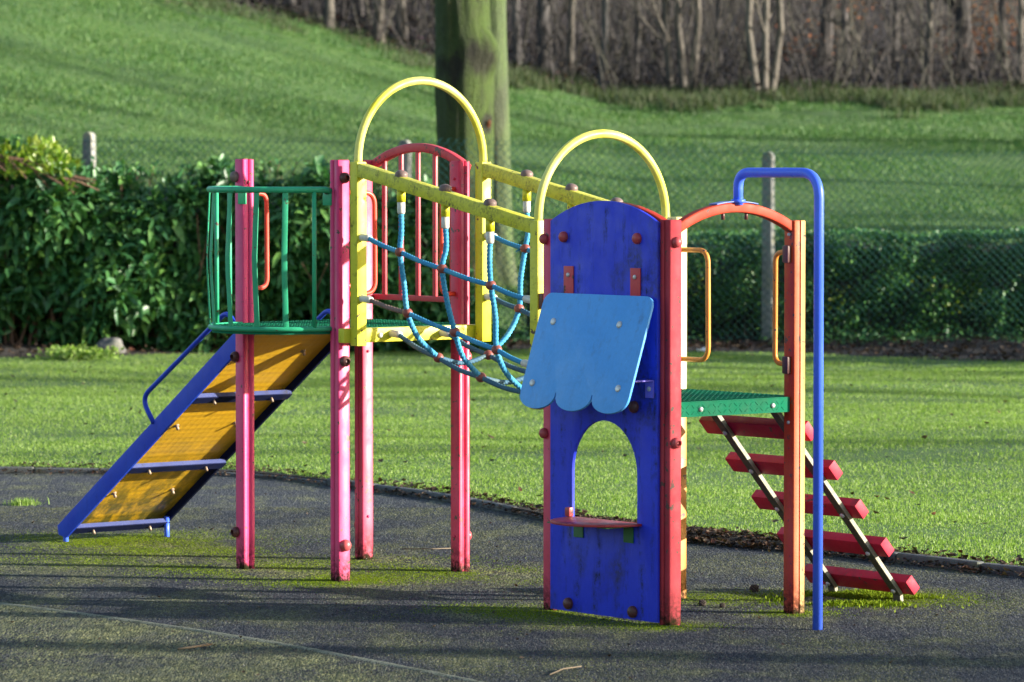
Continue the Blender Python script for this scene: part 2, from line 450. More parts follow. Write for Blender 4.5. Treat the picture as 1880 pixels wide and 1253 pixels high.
M['moss'] = leaf_mat('moss', [(0.08, 0.13, 0.006), (0.13, 0.19, 0.009), (0.20, 0.25, 0.014)], 0.8, 0.1, 0.2)
M['dead_leaf'] = leaf_mat('dead_leaf', [(0.03, 0.02, 0.014), (0.055, 0.032, 0.02), (0.02, 0.014, 0.012), (0.09, 0.055, 0.036), (0.13, 0.09, 0.06), (0.025, 0.017, 0.014), (0.10, 0.035, 0.018)], 0.6, 0.3, 0.1)
M['evergreen'] = leaf_mat('evergreen_spray', [(0.01, 0.035, 0.012), (0.02, 0.05, 0.015)], 0.5, 0.3, 0.05)
M['bracken'] = leaf_mat('dead_bracken', [(0.022, 0.015, 0.018), (0.04, 0.027, 0.029), (0.015, 0.011, 0.015), (0.028, 0.028, 0.02), (0.06, 0.03, 0.024)], 0.8, 0.1, 0.2)
M['scar'] = leaf_mat('raw_wood_scar', [(0.16, 0.055, 0.02), (0.12, 0.04, 0.015)], 0.8, 0.2, 0)
M['russet'] = leaf_mat('russet_leaf', [(0.32, 0.11, 0.05), (0.40, 0.17, 0.08), (0.25, 0.08, 0.04)], 0.7, 0.2, 0.25)

def bark(name, a, b, moss=None, scale=6.0, moss_amt=0.5):
    k = NT(name); c = k.coord('Object')
    n = k.noise(k.coord('Object', (1, 1, 0.25)), scale * 2, 6, 0.65, 0.4)
    base = k.mix(k.mapr(n, 0.3, 0.7), a, b)
    if moss:
        mk = k.ramp(k.noise(k.coord('Object', (1, 1, 0.4)), scale * 0.45, 6, 0.65, 0.5), [(0.62 - moss_amt * 0.4, 0.0), (0.78 - moss_amt * 0.4, 1.0)])
        base = k.mix(mk, base, moss)
        base = k.mix(k.mapr(k.noise(c, scale * 5, 4, 0.7), 0.5, 0.72, 0.0, 0.6), base, a)
    k.bump(k.math('ADD', n, k.math('MULTIPLY', k.noise(c, scale * 7, 4, 0.7), 0.5)), 0.9, 0.06)
    return k.set(Base_Color=base, Roughness=0.85)
M['mossy_bark'] = bark('mossy_bark', (0.014, 0.017, 0.008), (0.065, 0.07, 0.034), (0.11, 0.16, 0.024), 2.6, 0.38)
def trunk_bark():
    k = NT('tree_bark_moss'); c = k.coord('Object'); x, y, z = k.sep(c)
    v = k.coord('Object', (1, 1, 0.35)); n = k.noise(v, 6, 6, 0.7, 0.8); n2 = k.noise(c, 22, 5, 0.75); n3 = k.noise(k.coord('Object', (1, 1, 0.5)), 3.2, 5, 0.65, 0.4)
    base = k.mix(k.mapr(n, 0.35, 0.65), (0.010, 0.012, 0.006), (0.045, 0.048, 0.024))
    side = k.mapr(k.math('ADD', x, k.math('MULTIPLY', k.math('SUBTRACT', n3, 0.5), 0.9)), -0.25, 0.30, 0.5, 1.0)
    m = k.math('MULTIPLY', side, k.mapr(k.math('ADD', n3, k.math('MULTIPLY', k.math('SUBTRACT', n, 0.5), 0.7)), 0.31, 0.47), True)
    base = k.mix(k.math('MULTIPLY', m, 0.95), base, k.mix(n2, (0.022, 0.05, 0.004), (0.075, 0.125, 0.012)))
    base = k.mix(k.mapr(n2, 0.60, 0.72, 0.0, 0.5), base, (0.05, 0.06, 0.032))
    base = k.mix(k.mapr(n2, 0.42, 0.30, 0.0, 0.8), base, (0.012, 0.013, 0.008))
    for c0, r0 in (((0.20, -0.32, 3.32), 0.34), ((-0.20, -0.3, 3.2), 0.22), ((0.30, -0.22, 2.45), 0.17)):      # old branch scars, bare and black
        vm = k.n('ShaderNodeVectorMath', operation='DISTANCE'); k.put(vm.inputs[0], c); vm.inputs[1].default_value = c0
        q = k.mapr(k.math('ADD', vm.outputs['Value'], k.math('MULTIPLY', k.math('SUBTRACT', n3, 0.5), 0.5)), r0, r0 * 0.55)
        base = k.mix(k.math('MULTIPLY', q, 0.88), base, (0.012, 0.010, 0.006))
    k.bump(k.math('ADD', n, k.math('MULTIPLY', n2, 0.6)), 1.0, 0.09)
    return k.set(Base_Color=base, Roughness=0.9)
M['trunk_bark'] = trunk_bark()
M['pale_mossy_bark'] = bark('pale_mossy_bark', (0.022, 0.031, 0.014), (0.062, 0.080, 0.036), (0.06, 0.10, 0.022), 3.0, 0.5)
M['grey_bark'] = bark('grey_bark', (0.045, 0.041, 0.040), (0.11, 0.10, 0.096), (0.07, 0.08, 0.045), 3.0, 0.2)
M['pale_bark'] = bark('pale_bark', (0.065, 0.058, 0.05), (0.15, 0.132, 0.108), (0.09, 0.10, 0.055), 3.0, 0.15)
M['dark_bark'] = bark('dark_bark', (0.03, 0.026, 0.026), (0.075, 0.065, 0.06), None, 3.0)
M['twig'] = bark('twig_bark', (0.05, 0.035, 0.03), (0.11, 0.085, 0.07), None, 8.0)
M['cut_twig'] = bark('cut_twig_bark', (0.16, 0.08, 0.05), (0.26, 0.15, 0.10), None, 8.0)

def plain_(name, col):
    k = NT(name); return k.set(Base_Color=k.mix(k.noise(k.coord('Object'), 25, 3), col, tuple(x * 0.6 for x in col)), Roughness=0.8)
def conc(name, a, b, lich=(0.22, 0.22, 0.12), sc=14, bmp=0.6):
    k = NT(name); c = k.coord('Object')
    n = k.noise(c, sc, 7, 0.7); n2 = k.noise(c, sc * 6, 4, 0.7)
    base = k.mix(k.mapr(n, 0.3, 0.7), a, b)
    base = k.mix(k.mapr(k.noise(c, sc * 0.5, 5), 0.52, 0.68, 0.0, 0.7), base, lich)
    base = k.mix(k.mapr(n2, 0.5, 0.75, 0.0, 0.5), base, tuple(x * 0.4 for x in a))
    k.bump(k.math('ADD', n, n2), bmp, 0.008)
    return k.set(Base_Color=base, Roughness=0.9)
M['concrete'] = conc('post_concrete', (0.16, 0.165, 0.165), (0.28, 0.28, 0.25), (0.22, 0.215, 0.12))
M['kerb'] = conc('kerb_concrete', (0.06, 0.065, 0.07), (0.12, 0.125, 0.13), (0.09, 0.10, 0.05))
M['stone'] = conc('field_stone', (0.10, 0.10, 0.10), (0.18, 0.17, 0.16), (0.09, 0.10, 0.06), 5)
k_ = NT('worn_pale_line'); c_ = k_.coord('Object'); n_ = k_.noise(c_, 6, 6, 0.7); n2_ = k_.noise(c_, 70, 4, 0.75)
bs_ = k_.mix(k_.noise(c_, 20, 4), (0.13, 0.14, 0.10), (0.20, 0.21, 0.145))
bs_ = k_.mix(k_.ramp(n_, [(0.52, 0.0), (0.66, 1.0)]), bs_, (0.055, 0.065, 0.028)); bs_ = k_.mix(k_.mapr(n2_, 0.48, 0.62), bs_, (0.04, 0.045, 0.03))
k_.bump(n2_, 0.8, 0.006); M['strip'] = k_.set(Base_Color=bs_, Roughness=0.95)
M['fleck'] = plain_('pale_fleck', (0.42, 0.42, 0.38))

def wire_mat():
    k = NT('green_coated_wire'); c = k.coord('Object')
    return k.set(Base_Color=k.mix(k.noise(c, 3), (0.007, 0.05, 0.045), (0.014, 0.075, 0.065)), Roughness=0.35)
M['wire'] = wire_mat()
def plain(name, col, rough=0.6):
    k = NT(name); c = k.coord('Object')
    n = k.noise(c, 25, 3)
    return k.set(Base_Color=k.mix(n, col, tuple(x * 0.7 for x in col)), Roughness=rough)
M['white_litter'] = plain('white_plastic', (0.75, 0.76, 0.78), 0.4)
M['pink_litter'] = plain('pink_plastic', (0.75, 0.22, 0.42), 0.4)
M['red_litter'] = plain('red_plastic', (0.65, 0.06, 0.10), 0.4)
M['stick'] = plain('bare_stick', (0.15, 0.115, 0.075), 0.8)
M['cone'] = plain('cone_scales', (0.045, 0.03, 0.02), 0.8)

# ------------------------------------------------------------------ the setting: terrain, pad, kerb
KX = [-60, -30, -15, -8, -3.6, -1.94, -1.41, -0.86, -0.39, 0.03, 0.51, 1.03, 1.66, 2.24, 2.69, 4.2, 8, 15, 30, 60]
KY = [26, 27, 28, 28.7, 28.7, 28.5, 27.9, 27.0, 26.4, 25.4, 24.2, 23.5, 22.9, 22.1, 21.55, 20.0, 17.5, 15, 13, 12]
def kerb_y(x):
    x = np.asarray(x, dtype=float)
    return sum(np.interp(x + d, KX, KY) for d in (-0.25, -0.12, 0, 0.12, 0.25)) / 5
def soil_y(x):
    return np.interp(x, [-12, -5.5, -3, 0, 3, 5, 9], [43.2, 43.6, 45.4, 45.9, 46.2, 44.6, 42.5])
def terrain(x, y):
    x = np.asarray(x, dtype=float); y = np.asarray(y, dtype=float)
    s = 0.093 + 0.006 * np.clip(2 - x, 0, 12)
    t = np.clip(y - 50, 0, None)
    t = np.where(t < 4, t * t / 8, t - 2) * 48.0 / 46.0
    hill = np.where(y > 84, s * (34 + (np.clip(y - 84, 0, 70)) * 1.25), s * t)
    left = np.clip((-x - 1.0) * 0.055, 0, 0.5) * np.clip((y - 43) / 6, 0, 1)
    und = 0.02 * np.sin(x * 0.9 + y * 0.31) + 0.018 * np.sin(y * 0.83 - x * 0.4 + 1.7)
    amp = np.clip((y - kerb_y(x)) / 4, 0, 1)
    return 0.03 + hill + left + und * amp + 0.05 * np.clip((y - 86) / 4, 0, 1) * np.sin(x * 1.7 + y * 0.9)

def ground_mat():
    k = NT('park_ground'); p = k.pos()
    a = k.n('ShaderNodeAttribute'); a.attribute_name = 'soil'
    w = k.n('ShaderNodeAttribute'); w.attribute_name = 'wood'
    n1 = k.noise(p, 0.55, 5, 0.6); n2 = k.noise(p, 7, 6, 0.7); n3 = k.noise(p, 40, 4, 0.7)
    grass = k.mix(k.mapr(n1, 0.35, 0.65), (0.028, 0.085, 0.016), (0.065, 0.145, 0.02))
    grass = k.mix(k.mapr(n2, 0.45, 0.7, 0.0, 0.6), grass, (0.10, 0.15, 0.028))
    grass = k.mix(k.mapr(n3, 0.5, 0.75, 0.0, 0.5), grass, (0.02, 0.04, 0.01))
    soil = k.mix(k.mapr(n2, 0.35, 0.65), (0.010, 0.008, 0.007), (0.03, 0.022, 0.018))
    soil = k.mix(k.mapr(n3, 0.55, 0.7, 0.0, 0.8), soil, (0.075, 0.05, 0.036))
    wood = k.mix(k.mapr(n2, 0.35, 0.65), (0.012, 0.009, 0.011), (0.035, 0.026, 0.027))
    wood = k.mix(k.mapr(n3, 0.55, 0.7, 0.0, 0.8), wood, (0.16, 0.11, 0.09))
    ms = k.math('GREATER_THAN', k.math('ADD', a.outputs['Fac'], k.math('MULTIPLY', k.math('SUBTRACT', k.noise(p, 5, 5, 0.7), 0.5), 1.1)), 0.5)
    mw = k.mapr(k.math('ADD', w.outputs['Fac'], k.math('MULTIPLY', k.math('SUBTRACT', k.noise(p, 1.5, 5, 0.7), 0.5), 1.0)), 0.4, 0.6)
    base = k.mix(mw, k.mix(ms, grass, soil), wood)
    k.bump(k.math('ADD', n2, n3), 0.7, 0.04)
    return k.set(Base_Color=base, Roughness=0.95)
def build_ground():
    xs = np.concatenate([np.linspace(-400, -40, 10), np.linspace(-30, -8, 23), np.arange(-7.5, 7.51, 0.15), np.linspace(8, 30, 23), np.linspace(40, 400, 10)])
    ts = np.concatenate([[-300, -60, -12, -0.025], [0.0, 0.05], np.arange(0.15, 2, 0.15), np.arange(2, 28, 0.4), np.arange(28, 90, 0.8), np.linspace(95, 200, 15), [300, 600]])
    X, Tt = np.meshgrid(xs, ts); K = kerb_y(X); Y = K + Tt
    Z = np.where(Tt < -0.01, -0.06, terrain(X, Y))
    Z = np.where(Tt >= 300, Z.max(), Z)
    nr, nc = X.shape
    idx = np.arange(nr * nc).reshape(nr, nc)
    f = np.stack([idx[:-1, :-1], idx[:-1, 1:], idx[1:, 1:], idx[1:, :-1]], -1).reshape(-1, 4)
    o = np_mesh('ground', np.stack([X, Y, Z], -1), [f], ground_mat(), smooth=True)
    sw = np.interp(X, [-20, -4, -2, -0.6, 0.3, 1.2, 1.7, 2.3, 20], [0.25, 0.25, 0.12, 0.15, 0.4, 0.55, 0.35, 0.3, 0.3])
    soil = np.clip(1.15 - Tt / sw * 0.65, 0, 1)
    soil = np.maximum(soil, np.clip((Y - soil_y(X)) / 0.35 + 0.5, 0, 1) * np.clip((51.2 - Y) / 0.8 + 0.5, 0, 1))
    wood = np.clip((Y - 86 - 0.8 * np.sin(X * 1.3)) / 1.6 + 0.5, 0, 1)
    for nm, arr in (('soil', soil), ('wood', wood)):
        at = o.data.attributes.new(nm, 'FLOAT', 'POINT'); at.data.foreach_set('value', arr.ravel().astype(np.float32))
    return tag(o, 'green park lawn rising to a grassy hill behind the fence', kind='structure')
build_ground()

LINE = [(-16, 28.2), (-9, 25.2), (-5.5, 22.7), (-4, 21.55), (-2.54, 20.21), (-1.94, 19.6), (-1.23, 18.76), (-0.72, 18.04), (-0.14, 17.16), (0.5, 16.05), (1.2, 14.7), (2.0, 12.5), (2.6, 9), (2.8, 3)]
def smooth_poly(p, step=0.15):
    p = [Vector((a, b, 0)) for a, b in p]; out = []
    for i in range(len(p) - 1):
        p0 = p[max(i - 1, 0)]; p1 = p[i]; p2 = p[i + 1]; p3 = p[min(i + 2, len(p) - 1)]
        k = max(2, int((p2 - p1).length / step))
        for j in range(k):
            t = j / k
            out.append(0.5 * ((2 * p1) + (p2 - p0) * t + (2 * p0 - 5 * p1 + 4 * p2 - p3) * t * t + (3 * p1 - p0 - 3 * p2 + p3) * t ** 3))
    out.append(p[-1]); return out

# the climbing frame's own axes: origin at the left post's foot, x along the bridge, y across it
O = Vector((-1.437, 21.95, 0)); ANG = -50.9
UX = Vector((math.cos(R(ANG)), math.sin(R(ANG)), 0)); VX = Vector((-math.sin(R(ANG)), math.cos(R(ANG)), 0))
def W(a, b, c=0.0): return O + UX * a + VX * b + Vector((0, 0, c))

MOSS = [(W(-1.75, 0.35), 0.55, 1.0), (W(-1.1, 0.25), 0.42, 0.7), (W(-0.6, -0.1), 0.5, 0.5), (W(0, 0), 0.32, 0.8), (W(0.45, 0.1), 0.5, 0.6), (W(0.855, 0), 0.34, 1.0), (W(0.855, 0.8), 0.3, 0.9),
        (W(0.2, 0.85), 0.35, 0.7), (W(2.6, -0.2), 0.42, 0.8), (W(3.1, -0.25), 0.35, 0.6), (W(3.5, -0.02), 0.2, 0.9), (W(3.47, 0.8), 0.17, 0.9), (W(3.2, 1.55), 0.4, 1.0), (W(2.95, 1.2), 0.35, 0.7), (W(2.6, 0.9), 0.3, 0.7), (W(1.2, 0.9), 0.5, 0.4), (W(-1.0, -0.8), 0.7, 0.35)]
def pad_mat(name, mossy):
    k = NT(name); p = k.pos()
    big = k.noise(p, 0.7, 4, 0.6); mid = k.noise(k.coord('Object', (1, 0.55, 1)), 3.2, 6, 0.65, 0.3)
    an = k.coord('Object', (1.0, 0.16, 1.0))
    gr = k.voro(an, 75.0); g2 = k.noise(an, 110, 3, 0.7); g3 = k.noise(an, 42, 5, 0.75); g4 = k.noise(k.coord('Object', (1, 0.3, 1)), 9, 5, 0.7)
    cell = k.voro(an, 75.0, 'Color')
    dark = k.mix(k.mapr(big, 0.35, 0.65), (0.012, 0.015, 0.024), (0.023, 0.027, 0.039))
    cr = k.sep(cell)[0]
    dark = k.mix(k.mapr(cr, 0.5, 1.0, 0.0, 0.8), dark, (0.08, 0.085, 0.085))
    dark = k.mix(k.mapr(g3, 0.5, 0.66, 0.0, 0.85), dark, (0.016, 0.018, 0.024))
    dark = k.mix(k.mapr(g4, 0.5, 0.75, 0.0, 0.5), dark, (0.048, 0.053, 0.060))
    m = None
    for c, r, s in MOSS:
        vm = k.n('ShaderNodeVectorMath', operation='DISTANCE'); k.put(vm.inputs[0], p); vm.inputs[1].default_value = c
        q = k.mapr(vm.outputs['Value'], r * 1.35, r * 0.2, 0.0, s)
        m = q if m is None else k.math('MAXIMUM', m, q)
    base_m = 0.36 if mossy else 0.03
    amt = k.math('ADD', k.math('ADD', m, base_m), k.math('MULTIPLY', k.math('SUBTRACT', mid, 0.5), 1.5))
    amt = k.math('ADD', amt, k.math('MULTIPLY', k.math('SUBTRACT', g3, 0.5), 0.8))
    olive = k.mapr(amt, 0.0, 0.55, 0.0, 0.85)
    base = k.mix(olive, dark, k.mix(k.mapr(cr, 0.2, 0.9), (0.085, 0.095, 0.035), (0.21, 0.215, 0.085)))
    lush = k.math('MULTIPLY', k.mapr(k.math('ADD', m, k.math('MULTIPLY', k.math('SUBTRACT', k.noise(p, 6, 5, 0.7), 0.5), 1.6)), 0.34, 0.85), k.mapr(g2, 0.3, 0.6), True)
    base = k.mix(lush, base, k.mix(cr, (0.11, 0.16, 0.008), (0.22, 0.26, 0.016)))
    k.bump(k.math('ADD', k.math('SUBTRACT', 1.0, gr), k.math('ADD', g2, k.math('MULTIPLY', g3, 1.2))), 0.9, 0.011)
    k.b.inputs['Specular IOR Level'].default_value = 0.3
    return k.set(Base_Color=base, Roughness=0.85)
def sheet(name, loop, z, mat, label):
    bm = BM(); vs = [bm.verts.new((a, b, z)) for a, b in loop]
    es = [bm.edges.new((vs[i], vs[(i + 1) % len(vs)])) for i in range(len(vs))]
    bmesh.ops.triangle_fill(bm, edges=es, use_beauty=True)
    bmesh.ops.recalc_face_normals(bm, faces=bm.faces[:])
    if bm.faces[0].normal.z < 0: bmesh.ops.reverse_faces(bm, faces=bm.faces[:])
    return tag(obj(name, bm, mat), label, kind='structure')
kxs = np.concatenate([np.linspace(-16, -6, 21), np.arange(-5.8, 6, 0.1), np.linspace(6, 16, 21)])
kedge = [(float(x), float(y)) for x, y in zip(kxs, kerb_y(kxs))]
sheet('path', [(-16, 3), (16, 3)] + kedge[::-1], -0.004, pad_mat('mossy_tarmac', True), 'old mossy tarmac')
lp = smooth_poly(LINE)
lp[0] = Vector((-16, kedge[0][1] - 0.02, 0))
sheet('play_surface', [(p.x, p.y) for p in lp] + [(16, 3)] + kedge[::-1][:-1], 0.0, pad_mat('rubber_surface', False), 'dark grainy safety surface patched with moss')
bm = BM()
prev = None
lp = smooth_poly(LINE, 0.03)
random.seed(3)
for i, p in enumerate(lp):
    t = (lp[min(i + 1, len(lp) - 1)] - lp[max(i - 1, 0)]).normalized(); nn = Vector((-t.y, t.x, 0))
    w1 = 0.024 + 0.010 * mnoise.noise(p * 3.0) + 0.007 * mnoise.noise(p * 14.0); w2 = 0.024 + 0.010 * mnoise.noise(p * 3.0 + Vector((9, 0, 0))) + 0.007 * mnoise.noise(p * 14.0 + Vector((5, 5, 0)))
    rr_ = [bm.verts.new(p - nn * w1 + Vector((0, 0, -0.0036))), bm.verts.new(p - nn * w1 * 0.3 + Vector((0, 0, 0.0012))), bm.verts.new(p + nn * w2 * 0.3 + Vector((0, 0, 0.0016))), bm.verts.new(p + nn * w2 + Vector((0, 0, 0.0003)))]
    if prev:
        for q in range(3): bm.faces.new((prev[q], rr_[q], rr_[q + 1], prev[q + 1]))
    prev = rr_
bmesh.ops.recalc_face_normals(bm, faces=bm.faces[:])
if bm.faces[0].normal.z < 0: bmesh.ops.reverse_faces(bm, faces=bm.faces[:])
for q in bm.faces: q.smooth = True
tag(obj('edging_line', bm, M['strip']), 'pale line curving between the tarmac and the play surface', kind='structure')

# kerb: short concrete edging blocks with open joints
bm = BM(); x = -14.0
while x < 14:
    L = 0.62; d = 0.05
    x2 = x
    while math.hypot(x2 - x, float(kerb_y(x2) - kerb_y(x))) < L: x2 += 0.02
    a = Vector((x, float(kerb_y(x)), 0)); b = Vector((x2, float(kerb_y(x2)), 0)); t = (b - a).normalized(); nn = Vector((-t.y, t.x, 0))
    sink = 0.0
    m = (a + b) / 2
    sink = max(0.0, random.gauss(0.004, 0.012))
    if 0.0 < m.x < 1.75: sink = 0.035
    if m.x < -2.2: sink += 0.012
    add_box(bm, m + Vector((0, 0, -0.012 - sink + random.uniform(-0.006, 0.006))) + nn * random.uniform(-0.008, 0.008), ((b - a).length - 0.012, 0.06, 0.13),
            (t + nn * random.uniform(-0.012, 0.012), nn, (0, 0, 1)), 0.012)
    x = x2
tag(obj('kerb', bm, M['kerb']), 'low dark concrete edging blocks between play surface and lawn', kind='structure')

# ------------------------------------------------------------------ grass and litter (stuff)
HALF = lambda y: 0.1255 * y + 1.6
def blades(name, x, y, h, w, mat, lean=0.5, z=None, label=None):
    n = len(x); z = terrain(x, y) - 0.006 if z is None else z
    yaw = rng.uniform(0, 2 * np.pi, n); ly = rng.uniform(0, 2 * np.pi, n); ln = np.abs(rng.normal(0, lean, n)) * h
    dx = np.cos(yaw) * w / 2; dy = np.sin(yaw) * w / 2
    a = np.stack([x - dx, y - dy, z], -1); b = np.stack([x + dx, y + dy, z], -1)
    mx = x + np.cos(ly) * ln * 0.35; my = y + np.sin(ly) * ln * 0.35
    c = np.stack([mx + dx * 0.8, my + dy * 0.8, z + h * 0.6], -1); d = np.stack([mx - dx * 0.8, my - dy * 0.8, z + h * 0.6], -1)
    e = np.stack([x + np.cos(ly) * ln, y + np.sin(ly) * ln, z + h * np.sqrt(np.clip(1 - (ln / h) ** 2 * 0.5, 0.2, 1))], -1)
    v = np.stack([a, b, c, d, e], 1).reshape(-1, 3)
    i = np.arange(n)[:, None] * 5
    return tag(np_mesh(name, v, [i + np.array([[0, 1, 2, 3]]), i + np.array([[3, 2, 4]])], mat), label, kind='stuff')
def clump(x, y, sc, seed=0.0):
    return (np.sin(x * sc + seed + 2 * np.sin(y * sc * 0.7)) + np.sin(y * sc * 1.3 + seed * 2 + 1.5 * np.sin(x * sc * 0.9 + 1))) * 0.25 + 0.5
# lawn between the kerb and the hedges
N = 1250000
y = 21 + (46 - 21) * rng.random(N) ** 1.05; x = rng.uniform(-1, 1, N); x = np.where(rng.random(N) < 0.72, x * HALF(y), np.sign(x) * (HALF(y) + np.abs(x) * 4.5))
t = y - kerb_y(x)
edge = np.interp(x, [-20, -4, -2, -0.6, 0.3, 1.2, 1.7, 2.3, 20], [0.16, 0.16, 0.08, 0.08, 0.22, 0.34, 0.18, 0.12, 0.1]) * (0.5 + clump(x, y, 5.0))
keep = (t > edge) & (y < soil_y(x) + 0.25 * (clump(x, y, 4) - 0.5) * 2 + rng.normal(0, 0.08, N)) & (rng.random(N) < (0.20 + 0.65 * clump(x, y, 2.2, 3.0) + 0.5 * clump(x, y, 0.7, 1.0)) * np.clip(1.25 - (y - 24) / 40, 0.5, 1))
x, y, t = x[keep], y[keep], t[keep]
h = rng.uniform(0.010, 0.028, len(x)) * (0.75 + 0.5 * clump(x, y, 3.1, 1.0)); h = np.where(t < edge[keep] + 0.3, h * 1.35, h)
blades('grass', x, y, h, rng.uniform(0.0035, 0.007, len(x)) * (1 + (y - 22) / 40), M['grass'], 0.6, label='bright short lawn grass between the kerb and the hedges')
# hill behind the fence
N = 420000
y = 50.3 + 37 * rng.random(N) ** 0.9; x = rng.uniform(-1, 1, N) * (HALF(y) + 3.0)
keep = rng.random(N) < 0.4 + 0.7 * clump(x, y, 0.9, 2.0)
keep &= y < 87 + rng.normal(0, 0.6, N) + 0.8 * np.sin(x * 1.3)
x, y = x[keep], y[keep]
blades('hill_grass', x, y, rng.uniform(0.03, 0.075, len(x)) * (0.6 + 0.8 * clump(x, y, 0.7)), rng.uniform(0.01, 0.02, len(x)), M['grass_hill'], 0.8, label='rough grass on the slope behind the fence')
# taller pale tussocks along the foot of the wood
def rough_mat(): return leaf_mat('tussock_grass', [(0.05, 0.095, 0.035), (0.08, 0.115, 0.055), (0.12, 0.13, 0.085), (0.055, 0.09, 0.035), (0.10, 0.085, 0.06)], 0.7, 0.2, 0.25)
cx = np.where(rng.random(420) < 0.85, rng.uniform(-0.6, 13, 420), rng.uniform(-8, 0, 420)); cy = 86.0 + 0.8 * np.sin(cx * 1.3) + rng.normal(0.3, 0.8, 420); cr = rng.uniform(0.15, 0.5, 420)
i = rng.integers(0, 420, 36000); x = cx[i] + rng.normal(0, 1, len(i)) * cr[i] * 0.6; y = cy[i] + rng.normal(0, 1, len(i)) * cr[i] * 0.5
blades('rough_grass', x, y, rng.uniform(0.10, 0.40, len(i)) * (0.4 + cr[i] * 1.2) * np.where(x > -1, 1.0, 0.5), rng.uniform(0.012, 0.022, len(i)), rough_mat(), 0.9, label='pale tussocks along the foot of the wood')
# fuzzy moss round the feet of the frame
XX, YY = [], []
for c, r, s in MOSS:
    m_ = int(30000 * r * r / 0.16 * s * s); XX.append(c.x + rng.normal(0, r * 0.75, m_)); YY.append(c.y + rng.normal(0, r * 0.5, m_))
x = np.concatenate(XX); y = np.concatenate(YY)
dens = clump(x * 1.6, y * 1.1, 3.3, 0.7) * 0.7 + clump(x, y * 0.6, 11.0, 0.3) * 0.35 + clump(x, y * 0.5, 31.0, 1.3) * 0.2 - 0.28
ok = rng.random(len(x)) < dens * 1.5
x, y = x[ok], y[ok]
blades('moss', x, y, rng.uniform(0.002, 0.006, len(x)), rng.uniform(0.003, 0.007, len(x)), M['moss'], 0.9, z=np.zeros(len(x)) - 0.001, label='thin moss spreading over the play surface round the posts')
# rubber crumb standing proud of the surface
N = 330000; y = 16.3 + 9.5 * rng.random(N) ** 1.25; x = rng.uniform(-1, 1, N) * (0.1255 * y + 0.8); lx_ = np.array([p.x for p in lp]); ly_ = np.array([p.y for p in lp]); beyond = y < np.interp(x, lx_, ly_)
ok = (y < kerb_y(x) - 0.05) & (~beyond | (rng.random(N) < 0.25)) & (np.abs(y - np.interp(x, lx_, ly_)) > 0.03); x, y = x[ok], y[ok]; n = len(x)
hh = rng.uniform(0.0015, 0.0055, n); ww = rng.uniform(0.004, 0.008, n); a = rng.uniform(0, 6.28, n)
v = [np.stack([x + ww * np.cos(a + q), y + ww * np.sin(a + q), np.full(n, -0.001)], -1) for q in (0, 2.09, 4.19)] + [np.stack([x + rng.normal(0, 0.0015, n), y + rng.normal(0, 0.0015, n), hh], -1)]
ii = np.arange(n)[:, None] * 4
def crumb_mat():
    k = NT('rubber_crumb'); p = k.pos(); r = k.n('ShaderNodeNewGeometry').outputs['Random Per Island']
    c = k.ramp(r, [(0, (0.008, 0.010, 0.017)), (0.6, (0.015, 0.018, 0.027)), (0.9, (0.034, 0.038, 0.046)), (1, (0.10, 0.105, 0.10))])
    o = k.ramp(r, [(0, (0.03, 0.036, 0.013)), (0.6, (0.08, 0.088, 0.032)), (1, (0.19, 0.195, 0.09))])
    return k.set(Base_Color=k.mix(k.mapr(k.noise(k.coord('Object', (1, 0.55, 1)), 1.6, 5, 0.65), 0.42, 0.62, 0.0, 0.9), c, o), Roughness=0.75)
tag(np_mesh('rubber_crumb', np.stack(v, 1).reshape(-1, 3), [ii + np.array([[0, 1, 3]]), ii + np.array([[1, 2, 3]]), ii + np.array([[2, 0, 3]])], crumb_mat()), 'coarse dark rubber crumb of the play surface', kind='stuff')
# moss cushion below the ladder
N = 9000; a = rng.normal(0, 1, N); b = rng.normal(0, 1, N)
lx = 3.2 + a * 0.16; ly = 1.5 + b * 0.17
keep = (clump(lx * 9, ly * 9, 1.0) + 0.35 * np.exp(-(a * a + b * b))) > 0.52
lx, ly = lx[keep], ly[keep]
P = np.array([W(p, q) for p, q in zip(lx, ly)])
blades('moss', P[:, 0], P[:, 1], rng.uniform(0.008, 0.028, len(P)), rng.uniform(0.006, 0.012, len(P)), M['moss'], 1.0, z=np.zeros(len(P)), label='bright moss growing under the ladder')

def scatter_leaves(name, x, y, z, size, mat, label, flat=0.35):
    n = len(x); yaw = rng.uniform(0, 2 * np.pi, n); L = size; Wd = size * rng.uniform(0.4, 0.8, n)
    up = np.stack([rng.normal(0, flat, n), rng.normal(0, flat, n), np.ones(n)], -1); up /= np.linalg.norm(up, axis=1)[:, None]
    d = np.stack([np.cos(yaw), np.sin(yaw), np.zeros(n)], -1); d -= up * (d * up).sum(1)[:, None]; d /= np.linalg.norm(d, axis=1)[:, None]
    s = np.cross(up, d); p = np.stack([x, y, z], -1); cu = (size * rng.uniform(0.1, 0.35, n))[:, None]
    L = L[:, None]; Wd = Wd[:, None]
    v = np.stack([p - d * L / 2 + up * cu, p + s * Wd / 2 + up * cu * 0.6, p + d * L / 2 + up * cu, p - s * Wd / 2 + up * cu * 0.6, p], 1).reshape(-1, 3)
    i = np.arange(n)[:, None] * 5
    return tag(np_mesh(name, v, [i + np.array([[4, 0, 1]]), i + np.array([[4, 1, 2]]), i + np.array([[4, 2, 3]]), i + np.array([[4, 3, 0]])], mat), label, kind='stuff')
